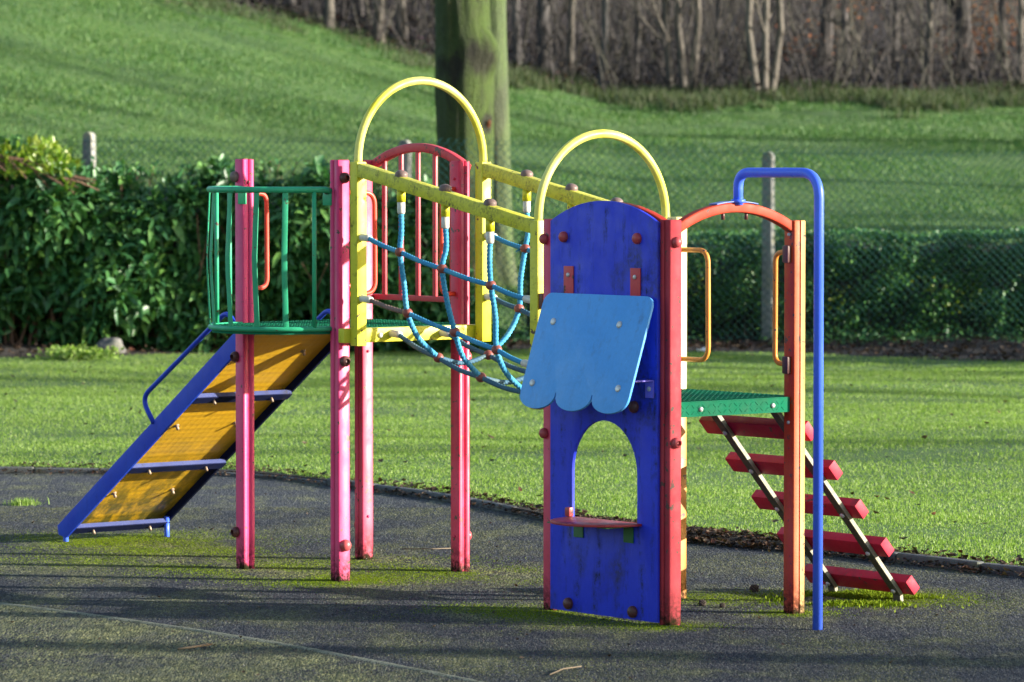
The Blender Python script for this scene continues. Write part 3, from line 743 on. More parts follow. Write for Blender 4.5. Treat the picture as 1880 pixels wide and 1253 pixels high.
# dead leaves: a drift along the kerb, under the hedges, a few on the pad and the lawn
xx = np.concatenate([rng.uniform(-4.5, 5, 4200), rng.normal(0.9, 0.45, 1900), rng.uniform(1.5, 3.2, 500), rng.normal(-0.5, 0.4, 250)])
yy = kerb_y(xx) + np.where(rng.random(len(xx)) < 0.6, rng.normal(0.12, 0.12, len(xx)), rng.normal(-0.10, 0.07, len(xx)))
x3 = np.where(rng.random(5200) < 0.3, rng.uniform(-7, 0, 5200), rng.uniform(-0.5, 7, 5200)); y3 = soil_y(x3) + np.abs(rng.normal(0, 2.6, 5200)) - 0.1
x4 = rng.uniform(-5, 5, 300); y4 = rng.uniform(22.5, 45, 300); ok = y4 > kerb_y(x4) + 0.3; x4, y4 = x4[ok], y4[ok]
x5 = rng.uniform(-3.4, 3.4, 430); y5 = rng.uniform(16.5, 27, 430); ok = y5 < kerb_y(x5) - 0.1; x5, y5 = x5[ok], y5[ok]
xa = np.concatenate([xx, x3, x4, x5]); ya = np.concatenate([yy, y3, y4, y5])
za = np.where(ya > kerb_y(xa), terrain(xa, ya) + 0.004, 0.005) + np.concatenate([rng.uniform(0, 0.025, len(xx)), rng.uniform(0, 0.05, len(x3)), np.full(len(x4), 0.026), np.zeros(len(x5))])
sz = np.concatenate([np.where(np.arange(len(xx)) < 4200, rng.uniform(0.012, 0.036, len(xx)), rng.uniform(0.02, 0.06, len(xx))), rng.uniform(0.03, 0.09, len(x3)), rng.uniform(0.025, 0.065, len(x4)), rng.uniform(0.008, 0.03, len(x5))])
scatter_leaves('fallen_leaves', xa, ya, za, sz, M['dead_leaf'], 'brown dead leaves drifted along the kerb and under the hedges')
x = rng.uniform(-3.2, 3.2, 260); y = rng.uniform(16.5, 24, 260)
scatter_leaves('pale_debris', x, y, np.full(260, 0.006), rng.uniform(0.004, 0.011, 260), M['fleck'], 'tiny pale flecks strewn over the dark play surface')
# ------------------------------------------------------------------ the climbing frame: ONE thing, its parts and sub-parts
root = empty('climbing_frame', O, R(ANG))
tag(root, 'colourful playground climbing frame with rope bridge, ramp, ladder and blue shop panel', 'climbing frame')
UB, UF, UE, SV, PW = 0.855, 2.602, 3.465, 0.80, 0.076
D1, D2 = 1.325, 1.055

def post_profile(rot):
    h = PW / 2; r = 0.008; g = 0.0045; gd = 0.009
    side = [(h, -h + r)] + [(h, -g), (h - gd, -g), (h - gd, g), (h, g)] + [(h, h - r)]
    pl = [(-h + r, h), (h - r, h)]
    out = []
    out += side
    out += [(h - r * 0.3, h - r * 0.3)]
    out += [(h - r, h), (-h + r, h)]
    out += [(-h + r * 0.3, h - r * 0.3)]
    out += [(-a, -b) for a, b in side]
    out += [(-h + r * 0.3, -h + r * 0.3)]
    out += [(-h + r, -h), (h - r, -h)]
    out += [(h - r * 0.3, -h + r * 0.3)]
    if rot: out = [(-b, a) for a, b in out]
    return out
def make_post(u, v, h, mat, rot, label=None):
    bm = BM(); pf = post_profile(rot)
    lo = [bm.verts.new((u + a, v + b, -0.06)) for a, b in pf]
    hi = [bm.verts.new((u + a, v + b, h - 0.004)) for a, b in pf]
    tp = [bm.verts.new((u + a * 0.93, v + b * 0.93, h)) for a, b in pf]
    k = len(pf)
    for i in range(k):
        bm.faces.new((lo[i], lo[(i + 1) % k], hi[(i + 1) % k], hi[i]))
        bm.faces.new((hi[i], hi[(i + 1) % k], tp[(i + 1) % k], tp[i]))
    bm.faces.new(tp)
    ms = [M[mat]]
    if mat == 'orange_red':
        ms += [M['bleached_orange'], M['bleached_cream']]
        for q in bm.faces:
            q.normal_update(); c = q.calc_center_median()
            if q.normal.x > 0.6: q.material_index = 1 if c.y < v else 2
    o = obj('post', bm, ms, root, smooth=25)
    return tag(o, label)
posts = {}
for k, u, v, h, mat, rot, lab in (('A', 0, 0, 2.205, 'pink', 0, None), ('B', UB, 0, 2.2, 'pink', 1, None), ('C', 0, SV, 2.2, 'crimson', 1, None), ('D', UB, SV, 2.195, 'crimson', 0, None),
                             ('F', UF, 0, 1.912, 'crimson', 0, None), ('E', UE, 0, 1.918, 'dusty_red', 1, None), ('H', UF, SV, 1.915, 'ochre', 1, 'bleached ochre yellow post'), ('G', UE, SV, 1.908, 'orange_red', 0, 'faded orange red post')):
    posts[k] = make_post(u, v, h, mat, rot, lab)
PU = dict(A=(0, 0), B=(UB, 0), C=(0, SV), D=(UB, SV), F=(UF, 0), E=(UE, 0), H=(UF, SV), G=(UE, SV))
def cap(post, side, z, r=0.029, socket=0.0, mat='cap_dark', off=0.0, name='bolt_cap'):
    u, v = PU[post]; n = {'+u': (1, 0, 0), '-u': (-1, 0, 0), '+v': (0, 1, 0), '-v': (0, -1, 0)}[side]
    c = Vector((u, v, z)) + Vector(n) * (PW / 2 - 0.001)
    c += Vector((n[1], n[0], 0)) * off
    obj(name, add_dome(BM(), c, n, r, r * 1.15, socket), M[mat], posts[post], smooth=40)
# caps: as they show on each post
cap('A', '-v', 2.11, mat='cap_brown', off=0.027); cap('A', '-v', 1.143, socket=0.014, mat='cap_dark', off=0.027); cap('A', '-v', 0.197, socket=0.014, off=0.027)
cap('A', '+u', 2.08, 0.009, name='bolt', mat='crimson')
cap('B', '+u', 2.107, socket=0.014); cap('B', '+u', 1.152, socket=0.014, mat='cap_dark'); cap('B', '+u', 0.19, 0.031, mat='cap_red')
cap('C', '+u', 1.15, 0.008, name='bolt', mat='crimson'); cap('C', '+u', 0.24, 0.008, name='bolt', mat='pink'); cap('C', '-u', 0.19, mat='cap_red')
cap('D', '+v', 0.19, 0.029, mat='cap_red'); cap('D', '+v', 1.15, 0.029, mat='cap_red'); cap('D', '-v', 0.19, 0.008, name='bolt', mat='crimson'); cap('D', '-v', 2.1, 0.008, name='bolt', mat='crimson'); cap('D', '-v', 1.165, 0.008, name='bolt', mat='crimson')
cap('F', '-v', 1.815, 0.026, mat='cap_red', off=0.022); cap('F', '-v', 0.866, 0.026, mat='cap_red', off=0.022)
cap('E', '+u', 1.813, 0.026, mat='cap_red', off=0.0); cap('E', '+u', 0.866, socket=0.012, r=0.026, mat='cap_red')
cap('H', '+u', 0.93, 0.009, name='bolt', mat='steel'); cap('G', '-v', 0.93, 0.009, name='bolt', mat='steel')
cap('G', '+v', 1.815, 0.022, mat='cap_red'); cap('G', '-v', 1.84, 0.009, name='bolt', mat='steel')
for z in (1.745, 1.208):                      # weathered square clamp ends of the handle on the ladder post
    bm = BM(); add_box(bm, (UE - 0.004, SV - PW / 2 - 0.012, z), (0.042, 0.026, 0.085), None, 0.008); obj('clamp', bm, M['cap_dark'], posts['G'], smooth=40)

def handle(post, mat, p0, out, z0, z1, bulge, r=0.0125):
    """hand grip: bent tube leaving the post at z0 and z1"""
    p0 = Vector(p0); out = Vector(out).normalized(); zz = Vector((0, 0, 1))
    pts = [p0 + zz * z0, p0 + out * bulge + zz * z0, p0 + out * bulge * 1.02 + zz * z1, p0 + zz * z1]
    bm = BM(); add_tube(bm, fillet(pts, 0.07, 8), r, 14)
    o = obj('handle', bm, M[mat], posts[post], smooth=40)
    bm = BM()
    for z in (z0, z1): add_tube(bm, [p0 - out * 0.002 + zz * z, p0 + out * 0.012 + zz * z], r * 1.7, 14)
    return o
h2 = PW / 2
handle('A', 'handle_red', (0, h2, 0), (0, 1, 0), 2.02, 1.51, 0.108)
handle('C', 'handle_red', (0, SV - h2, 0), (0, -1, 0), 2.02, 1.51, 0.108)
handle('B', 'handle_red', (UB, h2, 0), (0, 1, 0), 2.03, 1.50, 0.19)
handle('D', 'handle_red', (UB, SV - h2, 0), (0, -1, 0), 2.045, 1.487, 0.085)
handle('H', 'handle_orange', (UF + h2, SV, 0), (1, 0, 0), 1.752, 1.206, 0.195)
handle('G', 'handle_orange', (UE - h2, SV, 0), (-1, 0, 0), 1.752, 1.21, 0.10)

# ---- decks of tread plate
def deck(poly, z, lip, label=None):
    """tread plate on the deck outline with a turned-down lip; short raised bars in alternating directions"""
    bm = BM()
    add_plate(bm, poly, [], 0.004, lambda a, b, c: (a, b, z - 0.004 + c))
    for i in range(len(poly)):
        a = Vector((*poly[i], 0)); b = Vector((*poly[(i + 1) % len(poly)], 0)); t = (b - a).normalized(); n = Vector((t.y, -t.x, 0))
        add_box(bm, (a + b) / 2 - n * 0.0025 + Vector((0, 0, z - 0.0045 - lip / 2)), ((b - a).length, 0.004, lip), (t, n, (0, 0, 1)))
        if (b - a).length > 0.3:
            k = int((b - a).length / 0.034)
            for j in range(k):
                for q, zz in enumerate((0.3, 0.72)):
                    s = 1 if (j + q) % 2 else -1
                    c = a + t * (0.02 + 0.034 * j) + n * 0.0 + Vector((0, 0, z - 0.004 - lip * zz))
                    add_box(bm, c, (0.022, 0.0025, 0.0035), (t + Vector((0, 0, s * 0.9)), n, (t * -s * 0.9 + Vector((0, 0, 1)))))
    xs = [p[0] for p in poly]; ys = [p[1] for p in poly]
    def inside(x, y):
        c = False; j = len(poly) - 1
        for i in range(len(poly)):
            if (poly[i][1] > y) != (poly[j][1] > y) and x < (poly[j][0] - poly[i][0]) * (y - poly[i][1]) / (poly[j][1] - poly[i][1]) + poly[i][0]: c = not c
            j = i
        return c
    i = 0; y = min(ys) + 0.015
    while y < max(ys) - 0.01:
        j = 0; x = min(xs) + 0.015 + (i % 2) * 0.017
        while x < max(xs) - 0.01:
            if all(inside(x + dx, y + dy) for dx, dy in ((-0.013, 0), (0.013, 0), (0, 0.013), (0, -0.013))):
                s = 1 if (i + j) % 2 else -1
                add_box(bm, (x, y, z + 0.001), (0.026, 0.006, 0.004), ((1, s, 0), (-s, 1, 0), (0, 0, 1)))
            x += 0.034; j += 1
        y += 0.017; i += 1
    return tag(obj('deck', bm, M['deck'], root), label)
g = 0.04
bowc = (UB / 2, -0.04); bow_a, bow_b = UB / 2 - 0.03, 0.385
bow = [(bowc[0] + bow_a * math.cos(t), bowc[1] - bow_b * math.sin(t)) for t in [math.pi * i / 36 for i in range(37)]]
poly1 = [(g, -0.04), ] + [p for p in reversed(bow)][1:-1] + [(UB - g, -0.04), (UB - g, 0.04), (UB + g, 0.04), (UB + g, SV - 0.04), (UB - g, SV - 0.04), (UB - g, SV + 0.03), (g, SV + 0.03), (g, SV - 0.04), (-g, SV - 0.04), (-g, 0.04), (g, 0.04)]
d1 = deck(poly1, D1, 0.028, 'higher tread plate deck with a bowed front')
poly2 = [(UF + g, -0.03), (UE - g, -0.03), (UE - g, 0.045), (UE + 0.012, 0.045), (UE + 0.012, SV - 0.043), (UE - g, SV - 0.043), (UE - g, SV + 0.03), (UF + g, SV + 0.03), (UF + g, SV - 0.043), (UF - 0.012, SV - 0.043), (UF - 0.012, 0.045), (UF + g, 0.045)]
d2 = deck(poly2, D2, 0.068, 'lower tread plate deck')
for v in (0.18, 0.645): obj('bolt', add_dome(BM(), (UE + 0.012, v, D2 - 0.038), (1, 0, 0), 0.012, 0.011), M['steel'], d2, smooth=40)

# ---- bowed green balcony
bal = BM()
def bowpts(z, grow=0.0, n=40): return [Vector((bowc[0] + (bow_a + grow * 0.3) * math.cos(math.pi * i / n), bowc[1] - (bow_b + grow) * math.sin(math.pi * i / n), z)) for i in range(n + 1)]
add_tube(bal, bowpts(D1 - 0.005, 0.010), 0.0135, 12)
balc = tag(obj('balcony', bal, M['green'], root, smooth=40))
bm = BM(); rail = bowpts(2.045, 0.012); rail[0] += Vector((0, 0.001, -0.008))
add_tube(bm, rail, 0.0165, 14); obj('top_rail', bm, M['green'], balc, smooth=40)
for deg, kind in ((14, 'r'), (36, 'k'), (58, 'k'), (82, 'k'), (106, 'k'), (128, 'k'), (150, 'r'), (168, 'r')):
    t = R(deg)
    def P(z, gr): return Vector((bowc[0] + (bow_a + gr * 0.3) * math.cos(t), bowc[1] - (bow_b + gr) * math.sin(t), z))
    bm = BM()
    if kind == 'r':
        add_tube(bm, [P(D1, 0.010), P(1.7, 0.012), P(2.04, 0.012)], 0.0115, 12)
    else:
        tang = Vector((-bow_a * math.sin(t), -bow_b * math.cos(t), 0)).normalized()
        add_sweep(bm, fillet([P(D1, 0.010), P(1.62, 0.030), P(1.70, 0.032), P(2.035, 0.012)], 0.08, 5), rprof(0.030, 0.008, 0.003, 2), tang)
    obj('bar', bm, M['green'], balc, smooth=40)
for u in (0.02, UB - 0.02):
    bm = BM(); add_box(bm, (u + (0.02 if u < 0.3 else -0.03), -0.043, 1.998), (0.072, 0.008, 0.07), None, 0.003); obj('mounting_plate', bm, M['green'], balc, smooth=40)
bm = BM(); add_dome(bm, (UB - 0.045, -0.046, 2.04), (0, -1, 0), 0.02, 0.02); obj('bolt_cap', bm, M['cap_dark'], balc, smooth=40)

# ---- ramp: yellow moulded sheet in a blue frame
sl = math.atan(0.662); ru = Vector((math.cos(sl), 0, math.sin(sl))); rn = Vector((-math.sin(sl), 0, math.cos(sl)))   # along the ramp, off its upper face
top = Vector((-0.045, 0, 1.352)); Lr = (1.945 - 0.045) / math.cos(sl)
def RP(s, v, n=0.0): return top - ru * s + rn * n + Vector((0, v, 0))
bm = BM()
nu, nv = 90, 40
vg = [[bm.verts.new(RP(0.02 + (Lr - 0.06) * i / nu, 0.072 + 0.656 * j / nv, -0.035)) for j in range(nv + 1)] for i in range(nu + 1)]
for i in range(nu):
    for j in range(nv): bm.faces.new((vg[i][j], vg[i + 1][j], vg[i + 1][j + 1], vg[i][j + 1]))
gx = bmesh.ops.extrude_face_region(bm, geom=bm.faces[:])
for v in [x for x in gx['geom'] if isinstance(x, bmesh.types.BMVert)]: v.co += rn * 0.012
bmesh.ops.recalc_face_normals(bm, faces=bm.faces[:])
ramp = tag(obj('ramp', bm, M['ramp_yellow'], root, smooth=50))
for v in (0.062, 0.738):
    bm = BM()
    add_plate(bm, [(0.0, 0.0), (Lr, 0.0), (Lr + 0.02, -0.05), (Lr - 0.035, -0.102 if v < 0.4 else -0.078), (0.0, -0.102 if v < 0.4 else -0.078)], [], 0.036, lambda a, b, c: RP(a, v - 0.009 + (c / 2), b), 0.004)
    obj('side_rail', bm, M['ramp_blue'] if v < 0.4 else M['navy'], ramp, smooth=30)  # far rail in navy: its deep channel shade is put into the colour
for s in (0.72, 1.49, Lr - 0.10):
    bm = BM(); add_box(bm, RP(s - 0.024, 0.4, -0.080), (0.008, 0.655, 0.026), (ru, (0, 1, 0), rn), mi=1); add_box(bm, RP(s, 0.4, -0.0955), (0.058, 0.655, 0.006), (ru, (0, 1, 0), rn))
    obj('cross_bar', bm, [M['navy'], M['lip']], ramp)
    for v in (0.21, 0.6):
        bm = BM(); add_tube(bm, [RP(s + 0.003, v, -0.09), RP(s + 0.003, v, -0.122)], 0.0085, 10); obj('bolt', bm, M['rust'], ramp, smooth=40)
for s in (0.32, 1.1, 1.86):
    for v in (0.2, 0.6):
        bm = BM(); add_tube(bm, [RP(s, v, -0.03), RP(s, v, -0.062)], 0.009, 10); add_tube(bm, [RP(s, v, -0.034), RP(s, v, -0.0385)], 0.016, 12); obj('bolt', bm, M['rust'], ramp, smooth=40)
for (u, v) in ((-1.905, 0.085), (-1.80, 0.715)):
    bm = BM(); add_tube(bm, [(u, v, -0.05), (u, v, 0.12)], 0.0155, 14); obj('foot', bm, M['pole_blue'], ramp, smooth=40)
for v in (0.055, 0.745):
    pts = [(-0.93, v, 0.76), (-1.05, v, 0.80), (-1.015, v, 0.90), (-0.40, v, 1.305), (-0.16, v, 1.405), (-0.12, v, 1.30)]
    bm = BM(); add_tube(bm, fillet([(-0.955, v, 0.735), (-1.075, v, 0.868), (-0.235, v, 1.385), (-0.14, v, 1.27)], [0.075, 0.085], 9), 0.0135, 14)
    obj('handrail', bm, M['ramp_blue'], ramp, smooth=40)

# ---- barred barrier behind the high deck
def arc_pts(c0, c1, z, rise, n=24):
    """circular arc between two plan points"""
    c0 = Vector(c0); c1 = Vector(c1); L = (c1 - c0).length; r = (L * L / 4 + rise * rise) / (2 * rise); a0 = math.asin(L / 2 / r)
    return [(c0 + c1) / 2 + (c1 - c0).normalized() * r * math.sin(-a0 + 2 * a0 * i / n) + Vector((0, 0, z + r * math.cos(-a0 + 2 * a0 * i / n) - r * math.cos(a0))) for i in range(n + 1)]
vb = SV + 0.05
bm = BM(); add_sweep(bm, arc_pts((0.0, vb, 0), (UB, vb, 0), 2.155, 0.112), rprof(0.042, 0.047, 0.008), (0, 1, 0))
barr = obj('barrier', bm, M['panel_red'], root, smooth=35)
bm = BM(); add_box(bm, (UB / 2, vb, 1.45), (UB - 0.05, 0.018, 0.03), None, 0.004); obj('bottom_rail', bm, M['panel_red'], barr, smooth=35)
ap = arc_pts((0.0, vb, 0), (UB, vb, 0), 2.155, 0.112, 200)
for u in (0.125, 0.275, 0.425, 0.575, 0.725):
    zt = min(ap, key=lambda p: abs(p.x - u)).z - 0.015
    bm = BM(); add_box(bm, (u, vb, (1.455 + zt) / 2), (0.03, 0.016, zt - 1.455), None, 0.005); obj('bar', bm, M['panel_red'], barr, smooth=35)

# ---- rope bridge: two yellow end frames with hoops, two sloping beams, a net between
VN, VF = 0.02, 0.85
def end_frame(u, ztop, zbot, sgn, beamz):
    bm = BM()
    if beamz:
        add_box(bm, (u - sgn * 0.058, 0.40, beamz), (0.05, 0.90, 0.075), None, 0.006)
    for v in (VN, VF): add_box(bm, (u, v, (ztop + zbot) / 2), (0.062, 0.062, ztop - zbot), None, 0.006)
    fr = obj('bridge_frame', bm, M['yellow'], root, smooth=35)
    c = Vector((u, (VN + VF) / 2, ztop)); r = (VF - VN) / 2
    pts = [Vector((u, VN, ztop - 0.03))] + [c + Vector((0, -r * math.cos(R(a)), r * math.sin(R(a)) + 0.01)) for a in range(0, 181, 6)] + [Vector((u, VF, ztop - 0.03))]
    bm = BM(); add_tube(bm, pts, 0.0215, 16); obj('hoop', bm, M['tube_yellow'], fr, smooth=40)
    return fr
f1 = end_frame(0.99, 2.19, 1.235, 1, 1.287); f2 = end_frame(2.46, 1.905, 0.975, -1, 1.04)
for z in (1.797, 1.478):
    bm = BM(); add_dome(bm, (0.958, VF, z), (-1, 0, 0), 0.026, 0.02); obj('washer', bm, M['cap_dark'], f1, smooth=40)
    bm = BM(); add_dome(bm, (0.958, VN, z), (-1, 0, 0), 0.026, 0.02); obj('washer', bm, M['cap_dark'], f1, smooth=40)
bm = BM(); add_box(bm, (2.505, VN + 0.0, 1.51), (0.03, 0.05, 0.075), None, 0.008); obj('washer', bm, M['cap_dark'], f2, smooth=40)
obj('bolt', add_dome(BM(), (0.957, 0.185, 1.285), (1, 0, 0), 0.014, 0.014), M['steel'], f1, smooth=40)
NU = (1.355, 1.72, 2.08)
def beam_z(u): return 2.19 + (1.905 - 2.19) * (u - 0.99) / (2.46 - 0.99) - 0.037
bd = Vector((1.47, 0, -0.285)).normalized()
side_beams = []
for v in (VN, VF):
    bm = BM(); a = Vector((1.018, v, beam_z(1.018))); b = Vector((2.432, v, beam_z(2.432)))
    add_box(bm, (a + b) / 2, ((b - a).length, 0.058, 0.07), (bd, (0, 1, 0), (-bd.z, 0, bd.x)), 0.006)
    sb = obj('side_beam', bm, M['yellow_beam'], root, smooth=35); side_beams.append(sb)
    for u in NU:
        obj('beam_cap', add_dome(BM(), (u, v, beam_z(u) + 0.033), (0.19, 0, 1), 0.033, 0.034), M['cap_brown'], sb, smooth=40)
        bm = BM(); add_tube(bm, [(u, v, beam_z(u) - 0.03), (u, v, beam_z(u) - 0.098)], 0.0225, 16); obj('stub', bm, M['yellow'], sb, smooth=40)
        bm = BM(); add_tube(bm, [(u, v, beam_z(u) - 0.094), (u, v, beam_z(u) - 0.15), (u, v, beam_z(u) - 0.158)], 0.02, 16, radii=[0.0205, 0.0205, 0.017]); obj('ferrule', bm, M['ferrule'], sb, smooth=40)

nodes_near = [[(1.355, 0.012, 1.729), (1.355, 0.06, 1.416), (1.355, 0.261, 1.18)], [(1.72, 0.0, 1.651), (1.72, 0.081, 1.329), (1.72, 0.25, 1.094)], [(2.08, 0.025, 1.576), (2.08, 0.063, 1.254), (2.08, 0.255, 1.03)]]
nodes_far = [[(1.355, 0.84, 1.735), (1.355, 0.798, 1.421), (1.355, 0.593, 1.184)], [(1.72, 0.86, 1.655), (1.72, 0.79, 1.33), (1.72, 0.60, 1.10)], [(2.08, 0.85, 1.575), (2.08, 0.79, 1.25), (2.08, 0.60, 1.03)]]
bm = BM()
net = empty('rope_net', (0, 0, 0), 0, root)
def rope(pts, mat='rope', r=0.0130):
    obj('rope', add_rope(BM(), pts, r), M[mat], net, smooth=60)
def sag(a, b, d):
    a = Vector(a); b = Vector(b); return [a, (a + b) / 2 - Vector((0, 0, d)), b]
for side, nn, v in ((0, nodes_near, VN), (1, nodes_far, VF)):
    for i, u in enumerate(NU):
        w = 0.012 * math.sin(i * 2.1 + side)
        top_ = Vector((u, v, beam_z(u) - 0.15))
        n1, n2, n3 = [Vector(p) for p in nn[i]]
        rope([top_, (top_ + n1) / 2 + Vector((0.006, w, 0)), n1, (n1 + n2) / 2 + Vector((0, -w, 0)), n2, (n2 + n3) / 2 + Vector((0, (0.03 if side else -0.03), -0.012)), n3], 'rope', 0.0145)
ends1 = {(0, 0): (1.07, VN, 1.797), (0, 1): (1.08, VN, 1.478), (1, 0): (1.07, VF, 1.797), (1, 1): (1.07, VF, 1.472), (0, 2): (1.01, 0.263, 1.29), (1, 2): (1.01, 0.596, 1.285)}
ends2 = {(0, 0): (2.375, VN, 1.513), (0, 1): (2.36, VN, 1.195), (1, 0): (2.375, VF, 1.51), (1, 1): (2.36, VF, 1.19), (0, 2): (2.43, 0.263, 1.01), (1, 2): (2.43, 0.596, 1.0)}
for side, nn in ((0, nodes_near), (1, nodes_far)):
    for lv in range(3):
        e1 = Vector(ends1[(side, lv)]); e2 = Vector(ends2[(side, lv)])
        ch = [e1] + [Vector(nn[i][lv]) for i in range(3)] + [e2]
        for i in range(4):
            mat = 'rope_brown' if (side, lv, i) == (0, 1, 0) else ('rope_dark' if (lv == 2 or (lv == 1 and i < 3 and side)) and i < 3 else 'rope')
            rope(sag(ch[i], ch[i + 1], 0.006 if lv < 2 else 0.012), mat)
for i in range(3): rope(sag(nodes_near[i][2], nodes_far[i][2], 0.035), 'rope_dark')
for nn in (nodes_near, nodes_far):
    for i in range(3):
        for lv in range(3):
            c = Vector(nn[i][lv]); bm = BM(); add_ball(bm, c, 0.0265, (1.08, 1, 0.98))
            obj('rope_joint', bm, M['joint'], net, smooth=60)
def ferrule(p, d):
    p = Vector(p); d = Vector(d).normalized(); bm = BM()
    add_tube(bm, [p - d * 0.095, p - d * 0.09, p - d * 0.015, p], 0.019, 16, radii=[0.021, 0.021, 0.019, 0.017]); obj('ferrule', bm, M['ferrule'], net, smooth=40)
for k_, p in ends1.items(): ferrule(Vector(p) + Vector((0.02, 0, -0.003)), (1, 0, -0.08))
for k_, p in ends2.items(): ferrule(Vector(p) + Vector((-0.02, 0, 0.003)), (-1, 0, 0.08))
for s in (0, 1):                               # frayed ends on two joints
    bm = BM(); c = Vector(nodes_far[0][0] if s == 0 else nodes_near[2][2]) + Vector((-0.03, -0.01, -0.005))
    for j in range(16):
        d = Vector((random.uniform(-1, 0.4), random.uniform(-1, 1), random.uniform(-1, 0.3))).normalized() * random.uniform(0.012, 0.032)
        add_tube(bm, [c, c + d * 0.6 + Vector((0, 0, 0.003)), c + d], 0.0014, 5)
    obj('frayed_end', bm, M['rope'], net)

# ---- blue shop panel with arched hatch, counter and scalloped awning
PL, PR_, PV = 2.645, 3.437, -0.040
pc = (PL + PR_) / 2
zs, zp = 1.905, 2.005
Lc = PR_ - PL; rr = (Lc * Lc / 4 + 0.1 ** 2) / (2 * 0.1); a0 = math.asin(Lc / 2 / rr)
outer = [(PL, 0.012), (PR_, 0.012)] + [(pc + rr * math.sin(a0 - 2 * a0 * i / 24), zs + rr * math.cos(a0 - 2 * a0 * i / 24) - rr * math.cos(a0)) for i in range(25)]
wl, wr, wb, ws, wt = 2.81, 3.292, 0.46, 0.70, 0.952
wc = (wl + wr) / 2; wa = (wr - wl) / 2
hole = [(wl, wb), (wr, wb)] + [(wc + wa * math.cos(R(a)), ws + (wt - ws) * math.sin(R(a))) for a in range(0, 181, 9)]
bm = BM(); add_plate(bm, outer, [hole], 0.018, lambda a, b, c: (a, PV - c, b), 0.002)
panel = obj('shop_panel', bm, M['panel_blue'], root, smooth=30)
bm = BM(); add_sweep(bm, arc_pts((UF + 0.01, 0, 0), (UE - 0.01, 0, 0), 1.878, 0.10), rprof(0.05, 0.045, 0.008), (0, 1, 0)); obj('arch', bm, M['arch_red'], root, smooth=35)
fv = PV - 0.018
for (u, z, m, r) in ((2.752, 1.828, 'cap_red', 0.027), (3.296, 1.828, 'cap_red', 0.027), (2.79, 0.05, 'cap_dark', 0.029), (3.268, 0.05, 'cap_dark', 0.029), (3.275, 1.028, 'cap_dark', 0.029)):
    obj('bolt_cap', add_dome(BM(), (u, fv, z), (0, -1, 0), r, r), M[m], panel, smooth=40)
for u in (2.79, 3.283):
    bm = BM(); add_box(bm, (u, fv - 0.004, 1.61), (0.072, 0.006, 0.155), None, 0.002); s_ = obj('strap', bm, M['panel_red'], panel, smooth=30)
    bm = BM(); add_dome(bm, (u, fv - 0.007, 1.645), (0, -1, 0), 0.011, 0.009); obj('bolt', bm, M['steel'], panel, smooth=40)
# awning sheet, hung out from the panel
AT = Vector((3.058, -0.092, 1.556)); AB = Vector((3.058, -0.275, 1.005)); ad = (AB - AT).normalized(); an = Vector((1, 0, 0)).cross(ad); an = an if an.y < 0 else -an
Ha = (AB - AT).length; hw = 0.403
wv = []
for i in range(8): wv.append((-hw + 0.055 * (1 - math.sin(R(90 * i / 7))), 0.055 * (1 - math.cos(R(90 * i / 7)))))
wv = [(-hw, 0.06)] + [(-hw + 0.055 - 0.055 * math.cos(R(a)), 0.055 - 0.055 * math.sin(R(a))) for a in range(15, 91, 15)]
wv += [(hw - 0.055 + 0.055 * math.sin(R(a)), 0.055 - 0.055 * math.cos(R(a))) for a in range(0, 91, 15)]
sw_ = 2 * hw / 3
for k_ in range(3):
    cxx = hw - sw_ * (k_ + 0.5)
    for i in range(0, 13):
        a = R(180 * i / 12)
        wv.append((cxx + sw_ / 2 * 0.985 * math.cos(a), Ha - 0.085 + 0.085 * math.sin(a) ** 0.8))
bm = BM(); add_plate(bm, wv, [], 0.013, lambda a, b, c: AT + Vector((1, 0, 0)) * a + ad * b + an * (c - 0.0065), 0.002)
obj('awning', bm, M['awning_blue'], panel, smooth=30)
for a, b in ((-0.285, 0.145), (0.205, 0.145), (-0.325, Ha - 0.125), (0.31, Ha - 0.125)):
    obj('bolt', add_dome(BM(), AT + Vector((1, 0, 0)) * a + ad * b + an * 0.006, an, 0.018, 0.010, seg=16), M['steel'], panel, smooth=40)
# brackets that hold the awning off
for u in (2.80, 3.385):
    bm = BM(); add_box(bm, (u, fv - 0.003, 1.118), (0.058, 0.005, 0.085), None); add_box(bm, (u, fv - 0.071, 1.158), (0.058, 0.132, 0.005), None)
    obj('awning_bracket', bm, M['violet'], panel)
obj('bolt', add_dome(BM(), (3.385, fv - 0.005, 1.118), (0, -1, 0), 0.012, 0.01), M['steel'], panel, smooth=40)
# half-round counter
cn = [(2.80, fv + 0.02), (3.325, fv + 0.02)] + [(3.0625 + 0.265 * math.cos(R(a)), fv - 0.27 * math.sin(R(a))) for a in range(0, 181, 9)]
bm = BM(); add_plate(bm, cn, [], 0.012, lambda a, b, c: (a, b, 0.462 + c), 0.003); cnt = obj('counter', bm, M['counter_red'], panel, smooth=30)
bm = BM(); add_box(bm, (2.80, fv - 0.01, 0.497), (0.035, 0.028, 0.045), None, 0.006); obj('counter_clip', bm, M['counter_red'], panel, smooth=30)
for u in (2.865, 3.235):
    bm = BM(); add_box(bm, (u, fv - 0.004, 0.415), (0.07, 0.007, 0.075), None, 0.002); add_box(bm, (u, fv - 0.09, 0.4575), (0.07, 0.165, 0.006), None); obj('counter_bracket', bm, M['bracket_green'], panel)

